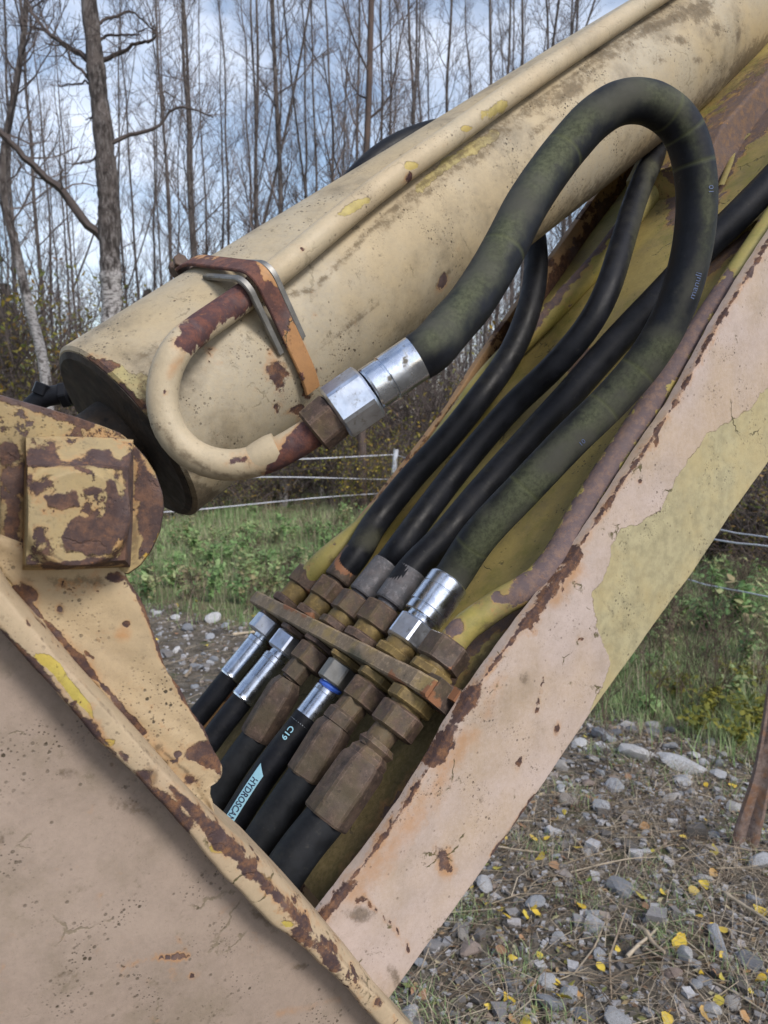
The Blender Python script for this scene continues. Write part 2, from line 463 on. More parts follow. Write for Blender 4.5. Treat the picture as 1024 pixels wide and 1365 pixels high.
def rusty_steel(name, a, b, tint, tint_amt=.5, metal=.0):
    k = NT(name)
    c = k.mix(k.ss(k.noise(45, 8, .7), .38, .66), a, b)
    c = k.mix(k.ss(k.noise(150, 6, .7), .5, .72, 0, .6), c, tuple(x * 2.0 for x in b))
    c = k.mix(k.math('MULTIPLY', k.ss(k.noise(26, 7, .65, vec=k.map(locn=(5, 5, 5))), .46, .66), tint_amt), c, tint)
    bv = k.t.nodes.new('ShaderNodeBevel'); bv.samples = 4; bv.inputs['Radius'].default_value = .0022
    dp = k.t.nodes.new('ShaderNodeVectorMath'); dp.operation = 'DOT_PRODUCT'
    k.t.links.new(bv.outputs[0], dp.inputs[0]); k.t.links.new(k.t.nodes.new('ShaderNodeNewGeometry').outputs['Normal'], dp.inputs[1])
    we = k.math('MULTIPLY', k.ss(dp.outputs['Value'], .90, .995, 1, 0), k.ss(k.noise(110, 6, .7), .40, .62))
    c = k.mix(k.math('MULTIPLY', we, .65), c, tuple(min(1, x * 2.3 + .03) for x in b))
    c = k.mix(k.ss(k.noise(75, 9, .8, vec=k.map(locn=(9, 2, 2))), .55, .66, 0, .8), c, tuple(x * .38 for x in a))
    gm, gv = k.ragged('grime_shade', .5, 75, .2)
    c = k.mix(k.math('MULTIPLY', gm, .85), c, (.05, .05, .03))
    rm, rv = k.ragged('rust', .4, 60, .05)
    c = k.mix(rm, c, (.22, .10, .05))
    h = k.math('ADD', k.math('MULTIPLY', k.noise(60, 8, .7), .6), k.math('MULTIPLY', k.noise(260, 5, .7), .5))
    return k.fin(c, k.ss(k.noise(40, 4), .3, .7, .55, .85), metal, h, .0012, .7, .4)
M_oldnut = rusty_steel('rusty_fitting', (.052, .034, .027), (.10, .064, .048), (.13, .10, .04), .45)
M_sleeve = rusty_steel('rusty_sleeve', (.046, .032, .026), (.088, .060, .046), (.075, .062, .030), .45)
M_brass = rusty_steel('mossy_adapter', (.125, .085, .034), (.17, .12, .042), (.06, .045, .022), .65)
M_darkferr = rusty_steel('dark_ferrule', (.085, .088, .10), (.13, .125, .135), (.15, .10, .08), .25, .25)
M_barsteel = rusty_steel('bar_steel', (.15, .115, .08), (.22, .165, .11), (.30, .22, .075), .6)
M_dark = rusty_steel('dark_gland', (.016, .012, .009), (.035, .024, .016), (.05, .03, .014), .6)
M_oldrod = rusty_steel('rusty_tine', (.12, .085, .075), (.20, .15, .13), (.22, .10, .04), .6)

def zinc(name, col, r0, r1):
    k = NT(name)
    n = k.noise(60, 5, .6)
    c = k.mix(k.ss(n, .35, .7), col, tuple(x * .72 for x in col))
    c = k.mix(k.ss(k.noise(120, 7, .7), .60, .72, 0, .55), c, (.30, .29, .28))
    gm, gv = k.ragged('grime_shade', .5, 75, .15)
    c = k.mix(k.ss(k.noise(48, 9, .78, vec=k.map(locn=(2, 7, 1))), .56, .66, 0, .7), c, (.25, .23, .20))
    c = k.mix(gm, c, (.12, .11, .09))
    r = k.math('ADD', k.ss(k.noise(35, 6, .65), .3, .75, r0, r1), k.math('MULTIPLY', gm, .4), True)
    return k.fin(c, r, k.math('SUBTRACT', 1.0, k.math('MULTIPLY', gm, .8)), k.noise(220, 4, .6), .0003, .5)
M_zinc = zinc('zinc_ferrule', (.70, .76, .86), .18, .36)
M_zincm = zinc('zinc_nut', (.70, .75, .85), .30, .5)
M_bright = zinc('bright_steel', (.30, .295, .28), .55, .75)

def rubber(name, base, mosscol, r0=.40, r1=.62):
    k = NT(name)
    n = k.noise(40, 7, .65); f = k.noise(220, 5, .7)
    c = k.mix(k.ss(n, .35, .7), base, tuple(x * 1.9 for x in base))
    c = k.mix(k.ss(k.noise(90, 8, .78), .58, .74, 0, .30), c, (.09, .085, .07))
    gm, gv = k.ragged('moss', .62, 30, .34)
    mc = k.mix(k.ss(f, .35, .65), mosscol, tuple(x * .55 for x in mosscol))
    mc = k.mix(k.ss(k.noise(15, 5), .4, .65), mc, tuple(x * .62 for x in (mosscol[1], mosscol[1], mosscol[2] * 1.4)))
    c = k.mix(k.math('MULTIPLY', gm, .85), c, mc)
    nz = k.sep(k.t.nodes.new('ShaderNodeNewGeometry').outputs['Normal'])[2]
    du = k.math('MULTIPLY', k.ss(nz, .2, .95), k.ss(k.noise(26, 9, .78), .46, .72, 0, .30))
    c = k.mix(du, c, (.075, .07, .052))
    c = k.mix(k.ss(k.noise(1, 9, .8, vec=k.map((30, 160, 60), (.3, .5, .2))), .64, .72, 0, .4), c, (.08, .08, .075))
    c = k.mix(k.math('MULTIPLY', k.attr('mark'), .40), c, (.09, .10, .045))
    r = k.math('ADD', k.ss(n, .3, .7, r0, r1), k.math('MULTIPLY', gm, .3), True)
    h = k.math('ADD', k.math('MULTIPLY', f, .5), k.math('MULTIPLY', k.noise(70, 6, .6), .6))
    wr = k.math('SINE', k.math('MULTIPLY', k.attr('run'), 980.0))
    h = k.math('ADD', h, k.math('MULTIPLY', wr, k.ss(k.noise(18, 5, .7), .42, .70, .0, .07)))
    h = k.math('SUBTRACT', h, k.math('MULTIPLY', k.attr('mark'), .8))
    return k.fin(c, r, 0, h, .0006, .6, .20)
M_rub = rubber('rubber_black', (.0052, .0058, .0082), (.08, .08, .045))
M_rubm = rubber('rubber_mossy', (.0065, .0075, .0105), (.095, .105, .060))
M_rubold = rubber('rubber_old', (.008, .009, .011), (.06, .06, .045), .5, .7)

def plain(name, col, rough=.6, var=.3, sc=40, metal=0.0):
    k = NT(name)
    c = k.mix(k.ss(k.noise(sc, 6, .65), .35, .7), col, tuple(x * (1 - var) for x in col))
    return k.fin(c, rough, metal, k.noise(sc * 3, 4), .0004, .4)
M_blue = plain('pale_blue_print', (.27, .50, .62), .5, .15)
M_ink = plain('dark_ink', (.015, .02, .05), .5, .1)
M_faint = plain('faint_print', (.10, .14, .26), .6, .4, 300)
M_fencep = plain('fence_plastic', (.62, .66, .74), .45, .2)
M_wire = plain('fence_tape', (.60, .62, .70), .5, .2)
M_ring = plain('blue_ring', (.05, .13, .55), .4, .1)

# vegetation and ground
def tinted(name, stops, rough=.6, attr='tint', spec=.3, trans=0.0, objr=False):
    k = NT(name)
    v = k.attr(attr)
    if objr: v = k.math('FRACT', k.math('ADD', v, k.objrand()))
    c = k.ramp(v, stops)
    c = k.mix(k.ss(k.noise(25, 4, .6), .3, .75, 0, .35), c, tuple(x * .5 for x in stops[0][1]))
    m = k.fin(c, rough, 0, None, .001, 1, spec)
    if trans:
        tr = k.t.nodes.new('ShaderNodeBsdfTranslucent'); k.put(tr.inputs[0], c)
        mx = k.t.nodes.new('ShaderNodeMixShader'); mx.inputs[0].default_value = trans
        k.t.links.new(k.b.outputs[0], mx.inputs[1]); k.t.links.new(tr.outputs[0], mx.inputs[2]); k.t.links.new(mx.outputs[0], k.out.inputs[0])
    return m
M_grass = tinted('grass', [(0, (.16, .27, .10)), (.35, (.28, .40, .17)), (.6, (.39, .46, .23)), (.78, (.50, .47, .31)), (1, (.60, .55, .42))], .6, trans=.25)
M_weed = tinted('weed_leaf', [(0, (.14, .25, .09)), (.45, (.22, .35, .13)), (.75, (.33, .43, .19)), (.9, (.40, .38, .20)), (1, (.34, .26, .15))], .5, trans=.25, objr=True)
M_straw = tinted('straw', [(0, (.08, .06, .045)), (.3, (.20, .15, .11)), (.6, (.36, .29, .21)), (1, (.50, .43, .33))], .7)
M_twig = tinted('bare_twig', [(0, (.055, .045, .043)), (.5, (.115, .092, .086)), (1, (.20, .16, .145))], .8)
M_fleck = tinted('autumn_leaf', [(0, (.13, .16, .05)), (.3, (.24, .25, .07)), (.55, (.38, .33, .08)), (.8, (.30, .17, .06)), (1, (.19, .11, .07))], .6, trans=.3)
M_yfleck = tinted('yellow_leaf', [(0, (.13, .15, .03)), (.4, (.28, .26, .05)), (.75, (.42, .32, .05)), (1, (.35, .19, .05))], .55, trans=.3)
M_conif = tinted('conifer', [(0, (.022, .035, .016)), (.6, (.04, .055, .022)), (1, (.07, .08, .03))], .7)
M_farwood = tinted('far_wood', [(0, (.10, .082, .078)), (.45, (.20, .165, .16)), (.8, (.32, .28, .27)), (1, (.58, .55, .54))], .8)
M_litter = tinted('leaf_litter', [(0, (.09, .055, .035)), (.4, (.19, .12, .075)), (.7, (.30, .22, .12)), (.85, (.15, .17, .05)), (1, (.42, .36, .24))], .7)
M_stalk = tinted('dry_stalk', [(0, (.05, .034, .028)), (.6, (.10, .07, .055)), (1, (.19, .14, .10))], .8)

def bark(name, lo_white):
    k = NT(name)
    s3 = k.sep()
    lent = k.noise(1, 8, .75, vec=k.map((16, 16, 46)))
    patch = k.noise(1, 6, .65, vec=k.map((7, 7, 4)))
    fis = k.noise(1, 8, .75, vec=k.map((26, 26, 7)))
    white = k.mix(k.ss(lent, .46, .58), (.52, .50, .50), (.15, .135, .13))
    white = k.mix(k.ss(patch, .52, .62), white, (.09, .08, .075))
    dark = k.mix(k.ss(patch, .4, .62), (.14, .12, .112), (.05, .042, .04))
    dark = k.mix(k.ss(fis, .48, .62, 0, .8), dark, (.25, .23, .225))
    hz = k.ss(s3[2], lo_white, lo_white + 2.6)  # bark darkens with height, a backlit look put into the colour
    f = k.ss(k.math('ADD', k.math('MULTIPLY', k.math('SUBTRACT', patch, .5), 1.6), hz), .3, .75)
    c = k.mix(f, white, dark)
    return k.fin(c, .85, 0, k.math('ADD', lent, k.math('MULTIPLY', fis, 1.5)), .03, 1, .15)
M_birch = bark('birch_bark', 2.4)
M_trunk = bark('grey_bark', -.9)
kp = NT('pine_bark')
kc = kp.mix(kp.ss(kp.noise(1, 6, .7, vec=kp.map((14, 14, 3))), .4, .65), (.105, .07, .056), (.06, .048, .045))
M_pine = kp.fin(kc, .85, 0, kp.noise(1, 5, .6, vec=kp.map((20, 20, 5))), .01)

k = NT('stone')
_r = k.objrand()
c = k.ramp(_r, [(0, (.18, .19, .215)), (.2, (.33, .35, .385)), (.5, (.46, .475, .51)), (.72, (.60, .60, .61)), (.86, (.36, .32, .28)), (1, (.36, .27, .23))])
c = k.mix(k.ss(k.noise(30, 8, .7), .42, .68, 0, .75), c, (.12, .12, .13))
c = k.mix(k.ss(k.noise(130, 6, .7), .55, .7, 0, .55), c, (.44, .44, .45))
c = k.mix(k.ss(k.noise(12, 6, .65, vec=k.map(locn=(4, 4, 4))), .54, .68, 0, .7), c, (.12, .105, .06))
M_stone = k.fin(c, .85, 0, k.math('ADD', k.noise(40, 8, .7), k.math('MULTIPLY', k.noise(200, 4, .7), .5)), .006, .9, .3)
k = NT('pebbles')
c = k.ramp(k.attr('tint'), [(0, (.07, .062, .055)), (.3, (.14, .13, .125)), (.6, (.27, .265, .275)), (.85, (.46, .46, .48)), (1, (.25, .18, .13))])
c = k.mix(k.ss(k.noise(160, 6, .7), .4, .7, 0, .5), c, (.09, .085, .08))
M_pebble = k.fin(c, .85, 0, k.noise(250, 5, .7), .002, .8, .3)

k = NT('ground')
zone = k.attr('zone')                                       # 0 gravel .. 1 meadow .. 2 wood floor
gr = k.mix(k.ss(k.noise(9, 8, .7), .35, .66), (.085, .07, .052), (.19, .165, .135))
pv = k.voro(70, 'F1', out='Color')
pd = k.voro(70, 'F1')
gr = k.mix(k.ss(pd, .2, .5, .5, 0), gr, k.mix(k.ss(k.noise(40, 3), .4, .6), (.07, .06, .045), (.19, .17, .145)))
gr = k.mix(k.ss(k.noise(22, 7, .7), .5, .66, 0, .8), gr, (.05, .042, .03))
gr = k.mix(k.ss(k.noise(5, 7, .65, vec=k.map(locn=(7, 3, 0))), .55, .68, 0, .7), gr, (.06, .075, .022))
me_ = k.mix(k.ss(k.noise(4, 8, .7), .35, .66), (.085, .12, .045), (.17, .155, .09))
wo = k.mix(k.ss(k.noise(2.5, 9, .75), .35, .66), (.09, .075, .055), (.15, .125, .08))
c = k.mix(k.ss(zone, .25, .75), gr, me_)
c = k.mix(k.ss(zone, 1.2, 1.8), c, wo)
M_ground = k.fin(c, .9, 0, k.math('ADD', k.math('MULTIPLY', k.ss(pd, .0, .6, 1, 0), .5), k.noise(60, 8, .75)), .012, .9, .2)

k = NT('fallen_leaf')
_r = k.objrand()
c = k.ramp(_r, [(0, (.55, .37, .03)), (.35, (.60, .45, .06)), (.5, (.42, .38, .07)), (.62, (.40, .23, .08)), (.8, (.33, .19, .11)), (1, (.16, .085, .05))])
c = k.mix(k.ss(k.noise(60, 6, .7), .5, .7, 0, .6), c, (.16, .085, .03))
M_leaf = k.fin(c, .5, 0, k.noise(120, 4), .001, .5, .4)
# ------------------------------------------------------------------ ground
_e = np.array([GP(-200, 800), GP(150, 800), GP(330, 828), GP(560, 880), GP(790, 948), GP(900, 982), GP(1010, 1020), GP(1150, 1050)])
EDX, EDY = _e[:, 0], _e[:, 1]
_o = np.argsort(EDX); EDX, EDY = EDX[_o], EDY[_o]
def edge_y(x): return np.interp(x, EDX, EDY)      # where the gravel ends and the meadow begins
def gz(x, y):
    x = np.asarray(x, float); y = np.asarray(y, float)
    z = .012 * np.sin(x * 3.1 + y * 1.7) + .010 * np.sin(y * 4.3 - x * 2.2 + 1) + .006 * np.sin(x * 9.7 + 2) * np.sin(y * 8.3)
    z = z + .05 * np.sin(x * .31 + .4) * np.sin(y * .27 + 1.0) + .02 * np.sin(x * 1.1 + y * .8)
    return z
def axis(lo, hi, step, far0, far1, n):
    a = np.arange(lo, hi, step); g = np.geomspace(1, 60, n) / 60
    return np.unique(np.r_[lo - g[::-1] * (lo - far0), a, hi + g * (far1 - hi)])
gx = axis(-5, 5, .05, -700, 700, 34); gy = axis(.5, 12, .05, -500, 1100, 40)
X, Y = np.meshgrid(gx, gy, indexing='ij')
Zg = gz(X, Y)
zone = np.clip(.5 + (Y - edge_y(X)) / 1.0 + .25 * np.sin(X * 4 + Y * 3), 0, 1) + np.clip((Y - 13) / 4, 0, 1)
gm = mk('ground', np.stack([X, Y, Zg], -1), grid_q(len(gx), len(gy)), None, M_ground, True, None, {'zone': zone.ravel()})
ob('ground', gm, kind='structure')

# ------------------------------------------------------------------ plants: builders
class Tubes:
    def __init__(s): s.V = []; s.Q = []; s.n = 0; s.T = []
    def add(s, P, r, seg=3, tint=.4):
        P = np.asarray(P, float); k = len(P)
        T = np.gradient(P, axis=0); T /= np.linalg.norm(T, axis=1)[:, None] + 1e-9
        a = np.array([.31, .84, .44]); U = np.cross(T, a); U /= np.linalg.norm(U, axis=1)[:, None] + 1e-9
        W = np.cross(T, U); an = np.arange(seg) * 2 * np.pi / seg
        V = P[:, None] + np.asarray(r)[:, None, None] * (np.cos(an)[None, :, None] * U[:, None] + np.sin(an)[None, :, None] * W[:, None])
        s.V.append(V.reshape(-1, 3)); s.Q.append(grid_q(k, seg, s.n, True)); s.n += k * seg; s.T.append(np.full(k * seg, tint))
    def get(s): return np.vstack(s.V), np.vstack(s.Q), np.concatenate(s.T)
def prisms(P0, P1, r0, r1):                       # many thin twigs at once, three-sided
    n = len(P0); T = P1 - P0; T /= np.linalg.norm(T, axis=1)[:, None] + 1e-9
    U = np.cross(T, [.31, .84, .44]); U /= np.linalg.norm(U, axis=1)[:, None] + 1e-9; W = np.cross(T, U)
    V = np.zeros((n, 6, 3))
    for j in range(3):
        d = math.cos(j * 2.0944) * U + math.sin(j * 2.0944) * W
        V[:, j] = P0 + d * np.reshape(r0, (-1, 1)); V[:, 3 + j] = P1 + d * np.reshape(r1, (-1, 1))
    b = np.arange(n)[:, None] * 6
    Q = np.concatenate([b + np.array([[j, (j + 1) % 3, 3 + (j + 1) % 3, 3 + j]]) for j in range(3)])
    return V.reshape(-1, 3), Q
def cards(P, size, rng, flat=0.0):                # leaf-sized folded faces
    n = len(P); a = rng.normal(0, 1, (n, 3)); a[:, 2] *= (1 - flat); a /= np.linalg.norm(a, axis=1)[:, None]
    b = np.cross(a, rng.normal(0, 1, (n, 3))); b /= np.linalg.norm(b, axis=1)[:, None] + 1e-9
    c_ = np.cross(a, b); s = np.reshape(size, (-1, 1))
    V = np.stack([P - a * s, P + b * s * .45 + c_ * s * .12, P + a * s, P - b * s * .45 + c_ * s * .12], 1).reshape(-1, 3)
    return V, np.arange(n * 4).reshape(-1, 4)
def limb(T, rng, p, d, L, r, lev, up=.1, kids=(7, 4), wob=.16, ends=None, tmin=.0028):
    k = 7 if lev == 1 else 4
    P = [p]; dd = nrm(d)
    for i in range(k):
        dd = nrm(dd + rng.normal(0, wob, 3) + np.array([0, 0, up])); p = p + dd * L / k; P.append(p)
    P = np.array(P); T.add(P, np.maximum(np.linspace(r, r * .35, k + 1), tmin), 5 if r > .02 else 3, rng.uniform(0, 1))
    if ends is not None and lev >= 2: ends.append(P[-1]); ends.append(P[2])
    if lev < 3:
        for _ in range(kids[lev - 1] if lev - 1 < len(kids) else 0):
            f = rng.uniform(.2, .98) * k; i = int(f); q = P[i] + (P[min(i + 1, k)] - P[i]) * (f - i)
            ax = nrm(np.cross(P[min(i + 1, k)] - P[i], rng.normal(0, 1, 3)))
            nd = nrm(nrm(P[min(i + 1, k)] - P[i]) * math.cos(.7) + ax * math.sin(rng.uniform(.4, .9)))
            limb(T, rng, q, nd, L * rng.uniform(.28, .55), r * .45, lev + 1, up, kids, wob, ends, tmin)
def tree_mesh(seed, Hh, r0, nb, first=.25, spread=.22, lean=(0, 0), wob=.05, fork=0, kids=(8, 5), leaf=0, up=.10):
    rng = np.random.default_rng(seed)
    k = 16; z = np.linspace(0, 1, k); w = np.cumsum(rng.normal(0, wob, (k, 2)), axis=0) * z[:, None]
    P = np.stack([w[:, 0] + lean[0] * z * Hh, w[:, 1] + lean[1] * z * Hh, z * Hh], 1)
    R = r0 * (1 - z * .86) + r0 * .35 * np.exp(-z * 40)
    Tt = Tubes(); Pf = spline(P, 60); Tt.add(Pf, np.interp(np.linspace(0, 1, 60), z, R), 10, .5)
    Tc = Tubes(); ends = []
    for f in range(fork):
        fz = rng.uniform(.25, .5); i = fz * (k - 1); q = np.array([np.interp(fz, z, P[:, c_]) for c_ in range(3)]); a = rng.uniform(0, 6.28)
        Q_ = [q]
        for s_ in range(8): Q_.append(Q_[-1] + np.array([math.cos(a) * .5 * (1 - s_ * .1), math.sin(a) * .5 * (1 - s_ * .1), 1]) * Hh * (1 - fz) / 9)
        Tt.add(spline(Q_, 30), np.linspace(r0 * .6, .015, 30), 8, .5)
        for _ in range(nb // 2):
            ff = rng.uniform(.1, 1) * 7; b = Q_[int(ff)]; a2 = rng.uniform(0, 6.28)
            limb(Tc, rng, b, np.array([math.cos(a2), math.sin(a2), rng.uniform(.5, 1.6)]), Hh * spread * .6, r0 * .16, 1, up, kids, .16, ends)
    for i in range(nb):
        fz = first + (1 - first) * (i + rng.uniform(0, 1)) / nb; q = np.array([np.interp(fz, z, P[:, c_]) for c_ in range(3)])
        a = i * 2.4 + rng.uniform(-.5, .5); L = Hh * spread * (1.15 - fz) * rng.uniform(.6, 1.25)
        limb(Tc, rng, q, np.array([math.cos(a), math.sin(a), rng.uniform(.5, 1.9)]), L, max(.006, np.interp(fz, z, R) * rng.uniform(.22, .42)), 1, up, kids, .17, ends)
    V, Q, t = Tt.get(); tr = (V, Q, t)
    V, Q, t = Tc.get()
    lf = None
    if leaf and ends:
        E_ = np.array(ends); E_ = E_[rng.integers(0, len(E_), leaf)] + rng.normal(0, .06, (leaf, 3))
        lf = (*cards(E_, rng.uniform(.02, .045, leaf), rng), rng.uniform(0, 1, leaf).repeat(4))
    return tr, (V, Q, t), lf
def side(u):
    return ('left of the thick old birch' if u < 128 else 'between old birch and cylinder clamp' if u < 345 else 'above the middle of the cylinder' if u < 505 else
            'above the upper part of the cylinder' if u < 800 else 'behind the boom')
def make_tree(name, tm, label, group, loc_, rz, sc, matT, cat='tree', matL=None):
    o = empty(name, loc_, rz, label, cat, group); o.scale = (sc,) * 3
    for nm, me in tm:
        ob(nm, me, o)
    return o
def tree_parts(tm, matT, matL=None):
    (V, Q, t), (V2, Q2, t2), lf = tm
    L = [('trunk', mk('trunk', V, Q, None, matT, True, 60, {'tint': t})), ('crown', mk('crown', V2, Q2, None, M_twig, True, 60, {'tint': t2}))]
    if lf is not None: L.append(('leaves', mk('leaves', lf[0], lf[1], None, matL or M_fleck, False, None, {'tint': lf[2]})))
    return L

# the big birch at the left, with its low crooked limbs
def at(u, Yd):                                    # ground point at depth Yd under column u
    x = (u - 512) / F * Yd; return np.array([x, Yd, float(gz(x, Yd))])
hb = at(152, 11.6)
def hp(u, v, Yd=11.6):                            # point of the hero tree at its own distance
    r = ray(u, v); return C + r * (Yd / r[1]) - hb
rng = np.random.default_rng(11)
Tt = Tubes(); Tc = Tubes()
trunk = [np.array([0, 0, -.1]), hp(152, 520), hp(149, 400), hp(146, 320), hp(144, 260), hp(138, 180), hp(130, 110), hp(124, 50), hp(117, -20), hp(112, -140), hp(112, -300), hp(118, -480), hp(116, -640)]
Tt.add(spline(trunk, 320), np.interp(np.linspace(0, 1, 320), [0, .05, .4, .55, .8, 1], [.21, .165, .145, .11, .06, .02]) * (1 + rng.normal(0, .035, 320) + .05 * np.sin(np.arange(320) * .37)), 14, .5)
def hero_limb(pts, r, depth=0.0):
    P = spline([hp(u, v) + np.array([0, dy, 0]) for (u, v), dy in zip(pts, np.linspace(0, depth, len(pts)))], 22)
    P += np.cumsum(rng.normal(0, .012, P.shape), axis=0)
    Tc.add(P, np.linspace(r, r * .35, 22), 6, .2)
    for _ in range(5 + int(len(pts) * 1.6)):
        i = rng.integers(5, 22); d = nrm(rng.normal(0, 1, 3) + np.array([0, 0, .5]))
        limb(Tc, rng, P[i], d, rng.uniform(.35, .9), r * .22, 2, .10, (5, 3), .3)
hero_limb([(137, 318), (112, 292), (88, 262), (66, 240), (45, 220), (22, 195), (5, 168), (-25, 130)], .075, -.8)
hero_limb([(148, 192), (170, 178), (190, 170), (208, 160), (216, 148), (224, 136), (240, 131), (254, 132), (275, 140)], .032, .4)
hero_limb([(216, 148), (212, 132), (208, 122), (222, 120), (238, 126)], .016, .2)
hero_limb([(134, 80), (150, 74), (165, 70), (182, 66), (198, 64), (210, 52), (208, 46)], .036, -.3)
hero_limb([(133, 52), (142, 46), (160, 46), (180, 50), (200, 48)], .022, -.3)
hero_limb([(130, 33), (136, 24), (150, 18), (170, 11), (185, 18), (200, 32)], .026, .3)
hero_limb([(122, 84), (110, 68), (96, 58), (80, 46), (64, 30), (50, 14), (38, -4), (20, -30)], .05, .5)
hero_limb([(126, 113), (116, 102), (106, 94), (96, 85), (92, 66), (76, 62)], .028, -.2)
hero_limb([(126, 112), (105, 110), (86, 107), (70, 101)], .018, .3)
hero_limb([(131, 168), (122, 160), (112, 152), (98, 152)], .018, .2)
hero_limb([(136, 208), (118, 214), (100, 218), (95, 208)], .016, -.2)
for i in range(26):
    fz = rng.uniform(.62, .99); q = spline(trunk, 120)[int(fz * 119)]; a = rng.uniform(0, 6.28)
    limb(Tc, rng, q, np.array([math.cos(a), math.sin(a), rng.uniform(.4, 1.4)]), rng.uniform(1.2, 3.0), .028, 1, .06, (7, 4), .18)
ht = empty('birch_tree', hb, 0, 'thick old birch with crooked low limbs at the left, nearest of the trees', 'tree')
V, Q, t = Tt.get(); ob('trunk', mk('trunk', V, Q, None, M_birch, True, 60), ht)
V, Q, t = Tc.get(); ob('crown', mk('crown', V, Q, None, M_twig, True, 60, {'tint': t}), ht)
# the leaning birch beside it
lb = at(66, 13.0)
def lp(u, v): r = ray(u, v); return C + r * (13.0 / r[1]) - lb
Tt = Tubes(); Tc = Tubes()
tk = [np.array([0.05, 0, -.1]), lp(66, 560), lp(57, 480), lp(42, 420), lp(30, 370), lp(20, 325), lp(7, 275), lp(4, 220), lp(10, 175), lp(22, 110), lp(34, 20), lp(36, -120), lp(30, -300)]
Tt.add(spline(tk, 100), np.linspace(.11, .012, 100), 10, .5)
for i in range(30):
    fz = rng.uniform(.42, .99); q = spline(tk, 100)[int(fz * 99)]; a = rng.uniform(0, 6.28)
    limb(Tc, rng, q, np.array([math.cos(a), math.sin(a), rng.uniform(.4, 1.6)]), rng.uniform(.8, 2.2), .018, 1, .08, (6, 4), .17)
lt = empty('birch_tree', lb, 0, 'slender white birch leaning left beside the thick old birch', 'tree')
V, Q, t = Tt.get(); ob('trunk', mk('trunk', V, Q, None, M_birch, True, 60), lt)
V, Q, t = Tc.get(); ob('crown', mk('crown', V, Q, None, M_twig, True, 60, {'tint': t}), lt)

TV = [tree_mesh(100 + i, 24, .088, 46, .14, .115, (random.Random(i).uniform(-.02, .02), 0), .10, 0, (8, 5), 0, .14) for i in range(4)]
TV.append(tree_mesh(120, 22, .085, 34, .2, .12, (0.01, 0), .08, 1, (7, 4), 0, .14))
TV.append(tree_mesh(121, 23, .085, 34, .3, .11, (-0.01, 0), .08, 1, (6, 4), 0, .12))
TP = [tree_parts(t_, M_trunk) for t_ in TV]
TPB = [tree_parts(t_, M_birch) for t_ in TV[:2]]
TPP = [tree_parts(TV[3], M_pine)]
front = [(30, 7, 1), (78, 5, 0), (95, 4, 2), (108, 5, 3), (178, 6, 0), (196, 6, 1), (208, 5, 2), (226, 5, 3), (246, 5, 0), (268, 9, 1), (300, 6, 4), (318, 6, 0), (338, 7, 2), (350, 6, 3),
         (378, 11, 0), (412, 6, 1), (428, 7, 5), (450, 6, 2), (482, 13, 3), (500, 8, 0), (525, 7, 1), (560, 8, 2), (578, 6, 3), (600, 8, 0), (642, 9, 4), (657, 7, 1), (692, 8, 5), (712, 7, 2), (736, 6, 3), (762, 7, 0)]
named = {268: ('birch_tree', 'straight slim birch standing just right of the thick old birch'),
         378: ('bare_tree', 'straight dark trunk rising behind the middle of the cylinder'),
         482: ('pine_tree', 'reddish straight trunk behind the black hose arching over the cylinder'),
         642: ('bare_tree', 'forked bare tree above the upper part of the cylinder')}
rr = random.Random(5)
for (u, w, vi) in front:
    dia = .115 + .008 * max(0, w - 6) + rr.uniform(-.01, .01)
    D = dia * F / w; p = at(u, D)
    nm, lab = named.get(u, ('bare_tree', None))
    parts = TPP[0] if u == 482 else (TPB[vi % 2] if u in (268, 30, 338) else TP[vi])
    make_tree(nm, parts, lab or ('thin bare tree in front of the wood, ' if w > 5 else 'very thin bare tree in the row, ') + side(u),
              None if lab else ('bare trees along the edge of the wood' if w > 5 else 'thinnest trees at the left'), p, rr.uniform(0, 6.28), dia / .21 * rr.uniform(.95, 1.1), None)
for i in range(12):                                # thinner ones between them
    u = rr.uniform(-30, 860); D = rr.uniform(21, 34)
    make_tree('bare_tree', TP[rr.randrange(6)], 'slender set back bare tree ' + side(u), 'slender trees between the trunks', at(u, D), rr.uniform(0, 6.28), rr.uniform(.55, .9), None)
for i in range(60):                                # the wood goes on either side and behind
    u = rr.uniform(-900, 2000); D = rr.uniform(19, 42)
    make_tree('bare_tree', TP[rr.randrange(6)], 'bare grey tree standing farther back inside the wood', 'trees inside the wood', at(u, D), rr.uniform(0, 6.28), rr.uniform(.65, 1.1), None)

# bushes in front of the wood
def bush_mesh(seed, n=34, Hh=2.0, sp=.9, leaf=0, lsize=(.012, .03), droop=.05):
    rng = np.random.default_rng(seed); T = Tubes(); ends = []
    for i in range(n):
        a = rng.uniform(0, 6.28); q = np.array([math.cos(a), math.sin(a), 0]) * rng.uniform(0, .35)
        d = np.array([math.cos(a) * sp * rng.uniform(.1, 1), math.sin(a) * sp * rng.uniform(.1, 1), 1.0])
        limb(T, rng, q, d, Hh * rng.uniform(.5, 1.1), rng.uniform(.006, .013), 1, droop, (8, 4), .2, ends)
    V, Q, t = T.get(); lf = None
    if leaf:
        E_ = np.array(ends); E_ = E_[rng.integers(0, len(E_), leaf)] + rng.normal(0, .05, (leaf, 3))
        lf = (*cards(E_, rng.uniform(*lsize, leaf), rng), rng.uniform(0, 1, leaf).repeat(4))
    return (V, Q, t), lf
def bush_parts(bm_, mt=None, ml=None):
    (V, Q, t), lf = bm_
    L = [('stems', mk('stems', V, Q, None, mt or M_twig, True, 60, {'tint': t}))]
    if lf: L.append(('leaves', mk('leaves', lf[0], lf[1], None, ml or M_fleck, False, None, {'tint': lf[2]})))
    return L
